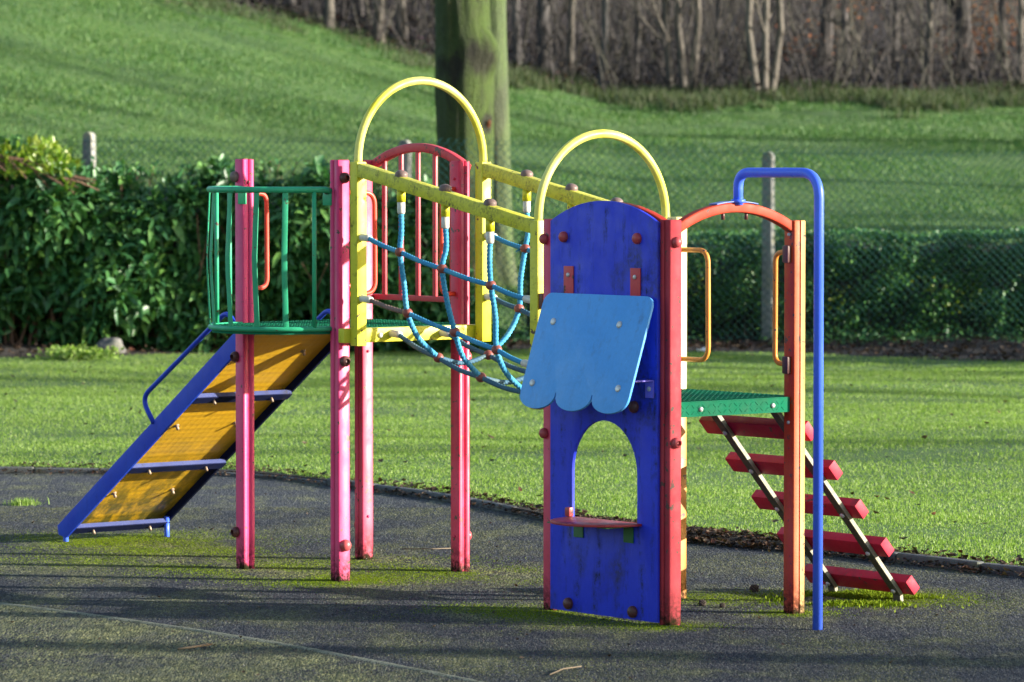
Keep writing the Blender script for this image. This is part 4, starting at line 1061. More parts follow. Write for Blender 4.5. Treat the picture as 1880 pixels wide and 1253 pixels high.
# ---- entry arch, fireman's pole
bm = BM(); add_sweep(bm, arc_pts((UE, 0.02, 0), (UE, SV - 0.02, 0), 1.868, 0.105), rprof(0.05, 0.047, 0.008), (1, 0, 0)); arch = obj('arch', bm, M['arch_red'], root, smooth=35)
PX = 4.045
pts = fillet([(UE + 0.02, 0.41, 1.985), (UE + 0.02, 0.41, 2.14), (PX, 0.41, 2.14), (PX, 0.41, -0.05)], [0.11, 0.12], 12)
bm = BM(); add_tube(bm, pts, 0.0235, 20); pole = obj('fireman_pole', bm, M['pole_blue'], root, smooth=40)
bm = BM(); add_sweep(bm, [p + Vector((0, 0, 0.028)) for p in arc_pts((UE, 0.02, 0), (UE, SV - 0.02, 0), 1.868, 0.105, 60)[20:41]], rprof(0.06, 0.006, 0.002, 2), (1, 0, 0)); obj('mounting_plate', bm, M['plate_blue'], pole, smooth=30)
bm = BM(); add_tube(bm, [(UE + 0.02, 0.41, 1.995), (UE + 0.02, 0.41, 2.012)], 0.034, 18); obj('collar', bm, M['pole_blue'], pole, smooth=40)
for v in (0.33, 0.48):
    bm = BM(); add_tube(bm, [(UE, v, 1.955), (UE, v, 1.915)], 0.009, 10); obj('bolt', bm, M['cap_dark'], pole, smooth=40)

# ---- ladder
lad = empty('ladder', (0, 0, 0), 0, root)
ld = Vector((0, 0.178, -0.199)).normalized(); ln_ = Vector((0, 0.199, 0.178)).normalized()    # down the ladder, and off its upper side
LU0, LU1 = 2.74, 3.498
t_first = Vector((0, 0.872, 0.885))
for k_ in range(5):
    c = t_first + Vector((0, 0.1765 * k_, -0.199 * k_))
    bm = BM(); add_box(bm, Vector(((LU0 + LU1) / 2, 0, 0)) + c, (LU1 - LU0, 0.092, 0.054), ((1, 0, 0), ld, ln_), 0.007); obj('tread', bm, M['tread_red'], lad, smooth=35)
for u in (2.93, 3.40):
    bm = BM()
    a = t_first - ln_ * 0.040 - ld * 0.19; b = t_first + Vector((0, 0.1765 * 4, -0.199 * 4)) - ln_ * 0.040 + ld * 0.03
    foot_top = Vector((0, b.y + 0.012, b.z - 0.02))
    pts = [Vector((u, 0, 0)) + p for p in (a, b, Vector((0, b.y + 0.012, -0.05)))]
    add_sweep(bm, fillet(pts, 0.03, 5), rprof(0.05, 0.026, 0.003, 1), (1, 0, 0))
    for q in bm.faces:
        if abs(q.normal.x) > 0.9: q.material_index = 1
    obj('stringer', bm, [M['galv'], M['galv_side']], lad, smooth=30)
    for k_ in range(5):
        c = t_first + Vector((u, 0.1765 * k_, -0.199 * k_)) - ln_ * 0.053
        obj('bolt', add_dome(BM(), c, -ln_, 0.013, 0.011), M['steel'], lad, smooth=40)
# ------------------------------------------------------------------ chain-link fence
FP = [(-9.3, 51.4, 2.2), (-5.17, 50.0, 2.54), (-1.28, 48.95, 2.44), (3.06, 48.8, 2.3), (7.4, 48.9, 2.3)]
fence = empty('chain_link_fence', (-1.28, 48.95, 0))
tag(fence, 'green chain link fence on rounded concrete posts behind the hedge', 'fence')
FO = Vector(fence.location)
for (x, y, zt) in FP:
    z0 = float(terrain(x, y)); bm = BM(); w = 0.062; pr = []
    H = zt - z0 + 0.1
    prof2 = [(-w, 0), (w, 0)] + [(w * math.cos(R(a)), H - w + w * math.sin(R(a))) for a in range(0, 181, 15)]
    rot = R(-22); ca, sa = math.cos(rot), math.sin(rot)
    add_plate(bm, prof2, [], 0.125, lambda a, b, c: (a * ca - (c - 0.0625) * sa, a * sa + (c - 0.0625) * ca, b - 0.1), 0.006)
    obj('post', bm, M['concrete'], fence, smooth=35, loc=Vector((x, y, z0)) - FO)
V_, F_ = [], []
def wire(a, b, r):
    a = Vector(a) - FO; b = Vector(b) - FO; d = (b - a).normalized(); n1 = d.cross(Vector((0, 1, 0))).normalized(); n2 = d.cross(n1)
    i = len(V_)
    for p in (a, b):
        for k in range(4): V_.append(p + (n1 * math.cos(k * math.pi / 2) + n2 * math.sin(k * math.pi / 2)) * r)
    for k in range(4): F_.append((i + k, i + (k + 1) % 4, i + 4 + (k + 1) % 4, i + 4 + k))
def fline(s):
    """point on the fence line at x = s and the mesh height there"""
    xs = [p[0] for p in FP]
    return Vector((s, float(np.interp(s, xs, [p[1] - 0.085 for p in FP])), 0)), float(np.interp(s, xs, [2.35, 2.45, 2.44, 2.30, 2.26])), float(terrain(s, float(np.interp(s, xs, [p[1] for p in FP]))))
CELL = 0.098
x = -9.3
while x < 7.4:
    p, zt, zb = fline(x)
    for sg in (1, -1):
        x2 = x + sg * (zt - zb)
        off = 0.004 * sg
        # split into short runs so that the mesh bellies a little
        prev = None
        for j in range(5):
            t = j / 4; xx_ = x + sg * (zt - zb) * t
            if not (-9.3 <= xx_ <= 7.4): prev = None; continue
            q, zt2, zb2 = fline(xx_)
            pt = Vector((xx_, q.y + off + 0.02 * math.sin(xx_ * 2.3) * math.sin(3.1 * t), zb + 0.02 + (zt - zb) * t))
            if prev is not None: wire(prev, pt, 0.0030)
            prev = pt
    x += CELL
for zf in (0.99, 0.5, 0.03):
    xs_ = np.linspace(-9.3, 7.4, 60)
    for a, b in zip(xs_[:-1], xs_[1:]):
        pa, ta, ba = fline(a); pb, tb, bb = fline(b)
        wire((a, pa.y, ba + (ta - ba) * zf), (b, pb.y, bb + (tb - bb) * zf), 0.0028)
# knuckled top edge: the wire ends stand up and catch the light
x = -9.3
while x < 7.35:
    p, zt, zb = fline(x); wire((x, p.y, zt - 0.005), (x + 0.012, p.y - 0.006, zt + 0.028), 0.0045); x += CELL
np_mesh('wire_mesh', np.array([tuple(v) for v in V_]), [np.array(F_)], M['wire'], fence)

# ------------------------------------------------------------------ leaves in numpy
def leaf_cloud(name, P, D, L, Wd, mat, parent, droop=0.3, fold=0.25):
    """pointed leaves (folded along the midrib) at P heading along D"""
    n = len(P); D = D / np.linalg.norm(D, axis=1)[:, None]
    up = rng.normal(0, 0.45, (n, 3)) + np.array([0, -0.35, 0.9])
    up -= D * (up * D).sum(1)[:, None]; up /= np.linalg.norm(up, axis=1)[:, None]
    S = np.cross(D, up); L = L[:, None]; Wd = Wd[:, None]; dr = (droop * L * rng.uniform(0.2, 1.0, (n, 1)))
    z = np.array([0, 0, 1.0])
    base = P; m1 = P + D * L * 0.35; m2 = P + D * L * 0.7 - z * dr * 0.35; tip = P + D * L - z * dr
    f = fold * Wd
    v = np.stack([base, m1, m2, tip, m1 + S * Wd * 0.5 + up * f, m2 + S * Wd * 0.42 + up * f * 0.8, m1 - S * Wd * 0.5 + up * f, m2 - S * Wd * 0.42 + up * f * 0.8], 1).reshape(-1, 3)
    i = np.arange(n)[:, None] * 8
    q = [i + np.array([[1, 4, 5, 2]]), i + np.array([[1, 2, 7, 6]])]
    t = [i + np.array([[0, 4, 1]]), i + np.array([[0, 1, 6]]), i + np.array([[2, 5, 3]]), i + np.array([[2, 3, 7]])]
    return np_mesh(name, v, q + t, mat, parent, smooth=True)
def fbm(x, y, z, s):
    return np.array([mnoise.fractal(Vector((a * s, b * s, c * s)), 1.0, 2.0, 3) for a, b, c in zip(x, y, z)])

# ---- laurel hedge in front of the fence
laurel = empty('laurel_hedge', (-3.5, 46.2, 0))
tag(laurel, 'tall dark glossy laurel hedge with large leaves in front of the fence', 'hedge')
LO = np.array(laurel.location)
def l_top(x): return np.interp(x, [-9, -6.2, -5.6, -5.2, -4.6, -3.6, -2.6, -2.0, -1.4, -0.85, -0.55, -0.2], [2.45, 2.38, 2.28, 2.08, 1.96, 1.96, 2.0, 1.92, 1.85, 1.70, 0.75, 0.3])
def l_front(x, z): return 45.35 + 0.16 * np.sin(x * 2.1 + z * 1.7) + 0.13 * np.sin(x * 4.3 - z * 3.1 + 1) + np.clip(0.55 - z, 0, 0.6) * 0.5 + np.clip(z - 1.6, 0, 1) * 0.45
N = 23500
x = rng.uniform(-10.4, -0.2, N); u_ = rng.random(N); zt = l_top(x) + 0.10 * np.sin(x * 5.1) + 0.07 * np.sin(x * 11.3 + 1)
topm = u_ < 0.2
z = np.where(topm, zt - np.abs(rng.normal(0, 0.10, N)), 0.12 + (zt - 0.15) * rng.random(N) ** 0.85)
dep = np.where(topm, rng.uniform(0, 1.5, N), np.abs(rng.normal(0, 0.17, N)))
y = l_front(x, np.minimum(z, 2.0)) + dep - 0.10 * rng.random(N)
gap = clump(x, z * 1.2, 5.0, 4.0)
ok = (rng.random(N) < 0.35 + 1.0 * gap) & (z < zt + 0.05)
x, y, z = x[ok], y[ok], z[ok]
sel = rng.random(len(x)) < 0.235
x, y, z = x[sel], y[sel], z[sel]; n = len(x)
SD = np.stack([rng.normal(0, 0.6, n), rng.normal(-0.7, 0.4, n), rng.normal(0.25, 0.5, n)], -1)
tp = z > l_top(x) - 0.2; SD[tp, 2] += 0.9; SD /= np.linalg.norm(SD, axis=1)[:, None]
rv = rng.normal(0, 1, (n, 3)); A1 = np.cross(SD, rv); A1 /= np.linalg.norm(A1, axis=1)[:, None]; A2 = np.cross(SD, A1)
PP, DD, LL = [], [], []
ll = rng.uniform(0.13, 0.25, n)
for q in range(6):
    an_ = q * 2.4 + rng.uniform(-0.5, 0.5, n); t_ = (q / 6.0)
    out_ = A1 * np.cos(an_)[:, None] + A2 * np.sin(an_)[:, None]
    PP.append(np.stack([x, y, z], -1) + SD * (0.16 * (t_ - 0.7)))
    DD.append(out_ * (1.15 - 0.75 * t_) + SD * (0.25 + 0.75 * t_) + rng.normal(0, 0.15, (n, 3))); LL.append(ll * rng.uniform(0.75, 1.1, n))
PP = np.concatenate(PP); DD = np.concatenate(DD); LL = np.concatenate(LL)
leaf_cloud('foliage', PP - LO, DD, LL, LL * rng.uniform(0.31, 0.38, len(LL)), M['laurel'], laurel, 0.35)
# upright shoots along the top
sx = rng.uniform(-6.6, -0.9, 130); PP, DD, LL = [], [], []
bm = BM()
for a in sx:
    h = random.uniform(0.08, 0.26); b = random.uniform(45.6, 46.6); zt_ = float(l_top(a)) - 0.05; lx_, ly_ = random.uniform(-0.3, 0.3), random.uniform(-0.25, 0.2)
    pts = [Vector((a, b, zt_ - 0.2)), Vector((a + lx_ * h * 0.4, b + ly_ * h * 0.4, zt_ + h * 0.5)), Vector((a + lx_ * h, b + ly_ * h, zt_ + h))]
    add_tube(bm, [p - Vector(LO) for p in pts], 0.004, 5)
    for j in range(random.randint(4, 7)):
        t = random.random(); p = pts[1].lerp(pts[2], t)
        PP.append(p); an_ = random.uniform(0, 6.28); DD.append((math.cos(an_) * 0.6, math.sin(an_) * 0.6, 0.8)); LL.append(random.uniform(0.06, 0.11))
leaf_cloud('shoot_leaves', np.array([tuple(p) for p in PP]) - LO, np.array(DD), np.array(LL), np.array(LL) * 0.4, M['laurel'], laurel, 0.2)
# the sunlit young growth at the far left, with freshly cut stems
N = 1500; x = rng.uniform(-6.9, -4.85, N); y = rng.uniform(45.0, 46.6, N); zt = l_top(x)
z = zt + 0.17 - 0.34 * rng.random(N) + 0.12 * np.sin(x * 7) ; D = np.stack([rng.normal(0, 0.6, N), rng.normal(-0.2, 0.6, N), rng.uniform(0.2, 1.2, N)], -1)
Ls = rng.uniform(0.08, 0.16, N)
leaf_cloud('young_leaves', np.stack([x, y, z], -1) - LO, D, Ls, Ls * 0.42, M['laurel_young'], laurel, 0.2)
for j in range(34):
    a = random.uniform(-6.4, -4.9); zt_ = float(l_top(a)); p = Vector((a, random.uniform(45.05, 45.5), zt_ - 0.03))
    d = Vector((random.uniform(0.3, 1), random.uniform(-0.4, 0.2), random.uniform(-0.5, -0.1))).normalized()
    add_tube(bm, [p - Vector(LO), p + d * 0.2 + Vector((0, 0, 0.02)) - Vector(LO), p + d * 0.42 - Vector(LO)], 0.009, 6)
for j in range(420):                          # inner branches
    a = random.uniform(-7.5, -0.4); b = random.uniform(45.7, 46.7); h = float(l_top(a)) * random.uniform(0.5, 0.95)
    p = Vector((a, b, 0.0)); q = p + Vector((random.uniform(-0.4, 0.4), random.uniform(-0.35, 0.35), h * 0.55)); r_ = q + Vector((random.uniform(-0.35, 0.35), random.uniform(-0.45, 0.3), h * 0.4))
    add_tube(bm, [p - Vector(LO), q - Vector(LO), r_ - Vector(LO)], 0.012, 5, radii=[0.016, 0.011, 0.005])
obj('branches', bm, M['cut_twig'], laurel)
def core(name, xs, yf, yb, ztop, mat, parent, off):
    """the dense twiggy inside of a hedge"""
    bm = BM(); prev = None
    for i, a in enumerate(xs):
        zt_ = max(0.15, ztop(a)); ring = []
        for (b, c) in ((yf(a, 0.1) + 0.1, 0.0), (yf(a, zt_ * 0.5), zt_ * 0.5), (yf(a, zt_) + 0.05, zt_ * 0.93), ((yf(a, zt_) + yb) / 2, zt_), (yb, zt_ * 0.93), (yb, 0.0)):
            ring.append(bm.verts.new(Vector((a, b, c)) + Vector((random.uniform(-.05, .05), random.uniform(-.08, .08), random.uniform(-.05, .03) if c > 0.01 else 0)) - Vector(off)))
        if prev:
            for k in range(len(ring) - 1): bm.faces.new((prev[k], ring[k], ring[k + 1], prev[k + 1]))
        prev = ring
    bmesh.ops.recalc_face_normals(bm, faces=bm.faces[:])
    return obj(name, bm, mat, parent)
core('inner_twigs', list(np.arange(-10.4, -0.3, 0.18)), lambda a, z: float(l_front(a, z)) + 0.6, 47.2, lambda a: float(l_top(a)) - 0.3, M['dark_bark'], laurel, LO)

# ---- clipped hedge behind the fence
ch = empty('clipped_hedge', (4.0, 49.8, 0))
tag(ch, 'low clipped small leaved hedge with a flat top behind the wire fence', 'hedge')
CO = np.array(ch.location)
def c_top(x): return 1.32 + 0.03 * np.sin(x * 2.2) + 0.02 * np.sin(x * 6.1)
N = 62000; x = rng.uniform(0.1, 9.0, N); u_ = rng.random(N); topm = u_ < 0.25
z = np.where(topm, c_top(x) - np.abs(rng.normal(0, 0.03, N)), 0.05 + (c_top(x) - 0.05) * rng.random(N) ** 0.8)
y = np.where(topm, rng.uniform(49.2, 50.5, N), 49.22 + 0.06 * np.sin(x * 3 + z * 4) + 0.05 * np.sin(x * 7.7 - z * 6) + np.abs(rng.normal(0, 0.09, N)) + np.clip(0.3 - z, 0, 1) * 0.5)
ok = rng.random(N) < (0.25 + 1.0 * clump(x, z, 7.0, 2.0)) * np.where(z < 0.4, 0.25 + z * 1.8, 1.0)
x, y, z = x[ok], y[ok], z[ok]; n = len(x)
D = np.stack([rng.normal(0, 0.8, n), rng.normal(-0.5, 0.5, n), rng.normal(0.15, 0.6, n)], -1); Ls = rng.uniform(0.03, 0.065, n)
leaf_cloud('foliage', np.stack([x, y, z], -1) - CO, D, Ls, Ls * 0.55, M['privet'], ch, 0.25)
bm = BM()
for j in range(380):
    a = random.uniform(0.2, 8.9); b = random.uniform(49.35, 50.2); p = Vector((a, b, 0.0)); q = p + Vector((random.uniform(-0.15, 0.15), random.uniform(-0.12, 0.12), random.uniform(0.4, 0.8)))
    add_tube(bm, [p - Vector(CO), q - Vector(CO)], 0.008, 5)
obj('branches', bm, M['twig'], ch)
core('inner_twigs', list(np.arange(0.2, 9.0, 0.2)), lambda a, z: 49.47 + (0.25 if z < 0.2 else 0), 50.4, lambda a: float(c_top(a)) - 0.12, M['dark_bark'], ch, CO)
N = 5200; x = rng.uniform(-0.3, 9, N); ok = rng.random(N) < 1.5 * clump(x, x * 0.3, 3.3, 0.4) ** 1.3; x = x[ok]; N = len(x)
y = 48.75 - np.abs(rng.normal(0, 0.45, N)); z = np.abs(rng.normal(0, 0.13, N)) * np.clip(1 - (48.75 - y) / 1.3, 0.15, 1) + terrain(x, y)
D = np.stack([rng.normal(0, 0.8, N), rng.normal(-0.4, 0.5, N), rng.normal(0.3, 0.5, N)], -1); Ls = rng.uniform(0.03, 0.075, N)
leaf_cloud('straggling_growth', np.stack([x, y, z], -1) - CO, D, Ls, Ls * 0.5, M['privet'], ch, 0.25)
# a few yellow-green sprays where the sun comes through the clipped hedge
N = 260; c_ = rng.integers(0, 5, N); cxs = np.array([5.05, 5.6, 2.2, 5.35, 3.9])[c_]; czs = np.array([0.72, 0.55, 0.7, 0.45, 0.5])[c_]
D = np.stack([rng.normal(0, 0.8, N), rng.normal(-0.5, 0.5, N), rng.normal(0.2, 0.6, N)], -1); Ls = rng.uniform(0.03, 0.06, N)
leaf_cloud('yellow_sprays', np.stack([cxs + rng.normal(0, 0.11, N), 49.2 + rng.normal(0, 0.06, N), czs + rng.normal(0, 0.10, N)], -1) - CO, D, Ls, Ls * 0.6, M['laurel_young'], ch, 0.2)

# ------------------------------------------------------------------ trees
def limb(bm, p, d, L, r, depth, seg, spread=0.55, kids=3, up=0.15, out=None):
    """tapered wandering limb with side limbs"""
    pts = [p.copy()]; radii = [r]; q = p.copy(); dd = d.copy(); k = 6 if depth > 0 else 4
    for i in range(k):
        dd = (dd + Vector((random.uniform(-1, 1), random.uniform(-1, 1), random.uniform(-0.6, 1))) * 0.11 + Vector((0, 0, up * 0.15))).normalized()
        q = q + dd * L / k; pts.append(q.copy()); radii.append(r * (1 - 0.72 * (i + 1) / k))
    add_tube(bm, pts, r, seg, radii=radii)
    if out is not None and depth <= 1: out += pts[1:]
    if depth > 0:
        for j in range(kids):
            i = random.randint(2, k); a = random.uniform(0, 6.28)
            side = Vector((math.cos(a), math.sin(a), 0.3)); nd = (dd + side * spread * random.uniform(0.7, 1.5)).normalized()
            limb(bm, pts[i], nd, L * random.uniform(0.45, 0.7), radii[i] * 0.75, depth - 1, max(4, seg - 3), spread, kids, up, out)
def trunk_mesh(path, radii, seg=20, flare=0.0, lump=0.05, knots=(), ridge=0.0):
    bm = BM(); path = [Vector(p) for p in path]
    P_, R_ = [], []
    for i in range(len(path) - 1):
        for j in range(14):
            t = j / 14; P_.append(path[i].lerp(path[i + 1], t)); R_.append(radii[i] * (1 - t) + radii[i + 1] * t)
    P_.append(path[-1]); R_.append(radii[-1])
    T, N_, B_ = frames(P_); rings = []
    for i, p in enumerate(P_):
        ring = []
        for k in range(seg):
            a = 2 * math.pi * k / seg; d = N_[i] * math.cos(a) + B_[i] * math.sin(a)
            rr = R_[i] * (1 + lump * mnoise.noise(Vector((d.x * 1.6, d.y * 1.6, p.z * 0.9)) + path[0]) * 2)
            rr *= 1 + ridge * mnoise.noise(Vector((math.cos(a) * 4.5, math.sin(a) * 4.5, p.z * 0.55)) + path[0]) + ridge * 0.6 * mnoise.noise(Vector((math.cos(a) * 10, math.sin(a) * 10, p.z * 2.2)))
            if flare and p.z - path[0].z < 0.9:
                f = 1 - (p.z - path[0].z) / 0.9; rr *= 1 + flare * f * f * (0.7 + 0.6 * math.cos(3 * a + 1))
            for (kp, kr, kd) in knots:
                dist = (p + d * R_[i] - Vector(kp)).length
                if dist < kr: rr += kd * (1 - (dist / kr) ** 2) ** 2
            ring.append(bm.verts.new(p + d * rr))
        rings.append(ring)
    for i in range(len(rings) - 1):
        for k in range(seg): bm.faces.new((rings[i][k], rings[i][(k + 1) % seg], rings[i + 1][(k + 1) % seg], rings[i + 1][k]))
    bm.faces.new(rings[-1])
    bmesh.ops.recalc_face_normals(bm, faces=bm.faces[:])
    for f in bm.faces: f.smooth = True
    return bm
# the big mossy tree behind the fence and its paler neighbour
tx, ty = -0.615, 55.0; tz = float(terrain(tx, ty))
big = empty('tree', (tx, ty, tz - 0.1)); tag(big, 'thick dark mossy tree trunk rising behind the fence', 'tree')
kn = [((0.30, -0.20, 3.45), 0.32, 0.13), ((0.34, -0.08, 3.2), 0.2, 0.07), ((-0.30, -0.2, 3.3), 0.2, 0.05), ((0.28, -0.1, 2.5), 0.16, 0.05)]
obj('trunk', trunk_mesh([(0, 0, 0), (0.0, 0, 1.2), (-0.02, 0, 2.6), (-0.03, 0.0, 3.4), (-0.09, 0, 4.6), (-0.1, 0.1, 7.5)], [0.40, 0.38, 0.365, 0.385, 0.345, 0.30], 72, 0.5, 0.06, kn, 0.07), M['trunk_bark'], big)
bm = BM(); random.seed(21)
for a in (0.3, 1.9, 3.4, 5.0): limb(bm, Vector((-0.1, 0.1, 7.1)), Vector((math.cos(a), math.sin(a), 1.1)).normalized(), 4.5, 0.17, 2, 9, 0.6, 3)
obj('crown', bm, M['mossy_bark'], big)
for (x_, z_) in ((0.25, 3.42), (0.32, 3.33), (-0.33, 3.30), (-0.22, 3.12), (0.30, 2.43)):
    bm = BM(); c = Vector((x_, -math.sqrt(max(0.01, 0.375 ** 2 - x_ * x_)) - 0.01, z_)); add_ball(bm, c, 0.03, (1, 0.5, 1.7), 12)
    for v in bm.verts: v.co += Vector((1, 1, 1)) * 0.016 * mnoise.noise(v.co * 40)
    obj('bark_scar', bm, M['scar'], big, smooth=60)
tx2, ty2 = -0.235, 56.2; tz2 = float(terrain(tx2, ty2))
pale = empty('tree', (tx2, ty2, tz2 - 0.1)); tag(pale, 'slimmer pale green tree trunk half hidden by the thick mossy trunk', 'tree')
obj('trunk', trunk_mesh([(0.05, 0, 0), (0.02, 0, 1.5), (-0.03, 0, 3), (-0.05, 0.05, 5), (-0.1, 0.1, 7.5)], [0.23, 0.21, 0.20, 0.185, 0.16], 40, 0.4, 0.04, (), 0.05), M['pale_mossy_bark'], pale)
bm = BM()
for a in (0.9, 2.6, 4.4): limb(bm, Vector((-0.1, 0.1, 7.2)), Vector((math.cos(a), math.sin(a), 1.2)).normalized(), 3.5, 0.09, 2, 8, 0.6, 3)
obj('crown', bm, M['pale_mossy_bark'], pale)

# ---- the bare wood at the top of the slope
random.seed(5)
def ray_ground(px, y): return (px - 940) / 7500.0 * y
def wood_tree(px, y, r, h, lean, mat, label, stems=1, group=None, fork=None):
    x = ray_ground(px, y); z = float(terrain(x, y)); t = empty('tree', (x, y, z - 0.1)); tag(t, label, 'tree', group)
    for s in range(stems):
        dx = (s - (stems - 1) / 2) * 0.26; ln = lean + (s - (stems - 1) / 2) * 0.55
        path = [(dx * 0.5, 0.05 * s, 0)]
        for i in range(1, 6):
            f = i / 5; path.append((dx * (0.5 + 0.5 * f) + ln * f * (0.6 + 0.4 * f) + random.uniform(-0.13, 0.13), 0.05 * s + random.uniform(-0.2, 0.2) * f, h * f))
        obj('trunk', trunk_mesh(path, [r * (1 - 0.13 * i) for i in range(6)], 10, 0.25, 0.05), M[mat], t)
    bm = BM()
    for j in range(11):
        zz = h * random.uniform(0.12, 0.95); a = random.uniform(0, 6.28); f = zz / h
        limb(bm, Vector((lean * f, 0, zz)), Vector((math.cos(a) * 0.7, math.sin(a) * 0.7, 0.9)).normalized(), h * random.uniform(0.15, 0.34), r * 0.36, 1, 5, 0.7, 4)
    obj('crown', bm, M[mat], t)
WT = [(606, 87, .11, 7, -0.3, 'pale_bark', 'pale straight trunk at the left end of the bare wood', 1), (535, 88, .10, 6, -0.15, 'grey_bark', 'stubby grey trunk at the grass edge left of the pale straight trunk', 1),
      (697, 87, .12, 8, -0.4, 'pale_bark', 'pale leaning trunk midway between the wood edge and the pink litter', 1), (738, 88, .13, 8, -0.15, 'pale_bark', 'pale trunk just left of the pink litter in the wood', 1),
      (662, 90, .07, 6, -0.2, 'grey_bark', 'thin grey trunk between two pale trunks in the wood', 1), (778, 92, .07, 7, 0.1, 'grey_bark', 'thin dark grey trunk against the left side of the mossy trunk', 1),
      (952, 88, .10, 7, -0.2, 'grey_bark', 'grey trunk close beside the right of the pale green trunk', 1), (1003, 89, .16, 8, 0.0, 'grey_bark', 'thickest grey trunk right of the mossy tree in the bare wood', 1),
      (1046, 90, .09, 7, 0.25, 'pale_bark', 'pale slim trunk leaning right above the first yellow hoop gap', 1), (1103, 87, .10, 7, 0.1, 'grey_bark', 'grey trunk standing at the tussock edge above the right hoop', 1),
      (1163, 90, .08, 7, 0.0, 'grey_bark', 'slim grey trunk behind the red litter in the wood', 1), (1232, 88, .09, 8, -0.25, 'pale_bark', 'pale trunk immediately left of the forked pale tree', 1),
      (1263, 88, .09, 8, 0.1, 'pale_bark', 'forked pale tree with two stems joined at the foot', 2), (1322, 91, .07, 7, 0.0, 'grey_bark', 'thin grey trunk between the forked tree and the three stemmed tree', 1),
      (1403, 86.5, .085, 8, 0.05, 'pale_bark', 'pale tree with three slender stems from one base', 3), (1512, 94, .17, 9, 0.1, 'dark_bark', 'dark trunk behind and right of the three stemmed tree', 1),
      (1556, 92, .09, 8, 0.05, 'grey_bark', 'grey trunk beside the fallen pale bough', 1), (1640, 95, .12, 9, 0.1, 'grey_bark', 'grey trunk further back, left of the widest dark trunk', 1),
      (1772, 93, .20, 9, -0.1, 'dark_bark', 'widest dark trunk at the right of the wood', 1), (1700, 90, .08, 8, 0.1, 'pale_bark', 'pale slim trunk just left of the widest dark trunk', 1),
      (1840, 92, .10, 8, 0.1, 'dark_bark', 'dark slim trunk near the right edge of the picture', 1), (1872, 89, .08, 7, -0.1, 'pale_bark', 'pale thin trunk at the far right edge of the wood', 1)]
for w in WT: wood_tree(*w[:7], stems=w[7], group='bare trees in the wood')
# fallen bough
x0, y0 = ray_ground(1505, 92), 92.0; z0 = 2.2 + (294 - 28) * 92 / 7500
fb = BM(); add_tube(fb, [Vector((0, 0, 0)), Vector((0.35, 0.05, -0.16)), Vector((0.75, 0.05, -0.42))], 0.06, 8, radii=[0.05, 0.065, 0.07])
for j in range(3): limb(fb, Vector((0.2 + 0.2 * j, 0, -0.1 - 0.1 * j)), Vector((random.uniform(-.5, .5), -0.3, 0.5)).normalized(), 0.7, 0.02, 1, 5)
limb(fb, Vector((0.75, 0.05, -0.42)), Vector((0.5, 0, -0.85)).normalized(), 2.6, 0.07, 0, 7)
tag(obj('fallen_bough', fb, M['pale_bark'], None, loc=Vector((x0, y0, z0))), 'pale broken bough slanting through the wood on the right', 'bough')

# undergrowth: a mass of bare stems, brambles, bracken and leaf litter
V2, F2 = [], []
def stem(p, d, L, r, bend):
    i0 = len(V2); k = 4; q = Vector(p); dd = Vector(d).normalized()
    for i in range(k + 1):
        rr = r * (1 - 0.7 * i / k)
        for j in range(3):
            a = 2.094 * j; V2.append((q.x + math.cos(a) * rr, q.y + math.sin(a) * rr, q.z))
        dd = (dd + Vector((random.uniform(-bend, bend), random.uniform(-bend, bend), random.uniform(-bend, bend * 0.5)))).normalized(); q = q + dd * L / k
    for i in range(k):
        for j in range(3): F2.append((i0 + 3 * i + j, i0 + 3 * i + (j + 1) % 3, i0 + 3 * i + 3 + (j + 1) % 3, i0 + 3 * i + 3 + j))
random.seed(9)
for i in range(6600):
    y = 86.6 + 34 * random.random() ** 1.3; x = random.uniform(-1, 1) * (0.127 * y + 2.0)
    if x < -7.2 + random.uniform(-0.5, 0.8): continue
    z = float(terrain(x, y))
    if i % 5 > 1: stem((x, y, z - 0.05), (random.uniform(-.5, .5), random.uniform(-.3, .3), 1), random.uniform(0.8, 5.0), random.uniform(0.006, 0.022), 0.2)
    else: stem((x, y, z), (random.uniform(-1, 1), random.uniform(-.5, .3), random.uniform(0.3, 1.0)), random.uniform(0.5, 1.8), random.uniform(0.006, 0.014), 0.4)
def thicket_mat():
    k = NT('bare_stems'); p = k.pos(); r = k.n('ShaderNodeNewGeometry').outputs['Random Per Island']
    return k.set(Base_Color=k.ramp(r, [(0, (0.010, 0.009, 0.010)), (0.4, (0.024, 0.021, 0.021)), (0.75, (0.054, 0.048, 0.045)), (0.92, (0.042, 0.044, 0.027)), (1, (0.125, 0.113, 0.10))]), Roughness=0.9)
tag(np_mesh('undergrowth', np.array(V2), [np.array(F2)], thicket_mat()), 'tangle of bare stems and brambles filling the wood', kind='stuff')
N = 15000; y = 86.2 + 30 * rng.random(N) ** 1.4; x = rng.uniform(-1, 1, N) * (0.127 * y + 2.0); ok = x > -7.4; x, y = x[ok], y[ok]
z = terrain(x, y) + np.abs(rng.normal(0, 0.22, len(x))) * (0.3 + 0.9 * clump(x, y, 1.4))
scatter_leaves('leaf_litter', x, y, z, rng.uniform(0.05, 0.16, len(x)), M['bracken'], 'brown bracken and leaf litter on the floor of the wood', 0.7)
N = 900; c_ = rng.integers(0, 7, N); gx = np.array([1795, 1830, 1555, 1480, 1500, 1850, 1760])[c_]; gy = np.array([40, 75, 12, 110, 80, 30, 90])[c_]
yy = 95 + rng.normal(0, 1.0, N); zz = 2.2 + (294 - gy) * 95 / 7500.0
scatter_leaves('russet_leaves', (gx - 940) / 7500.0 * 95 + rng.normal(0, 0.40, N), yy, zz + rng.normal(0, 0.28, N), rng.uniform(0.06, 0.13, N), M['russet'], 'russet dead leaves still hanging in the wood on the right', 0.9)

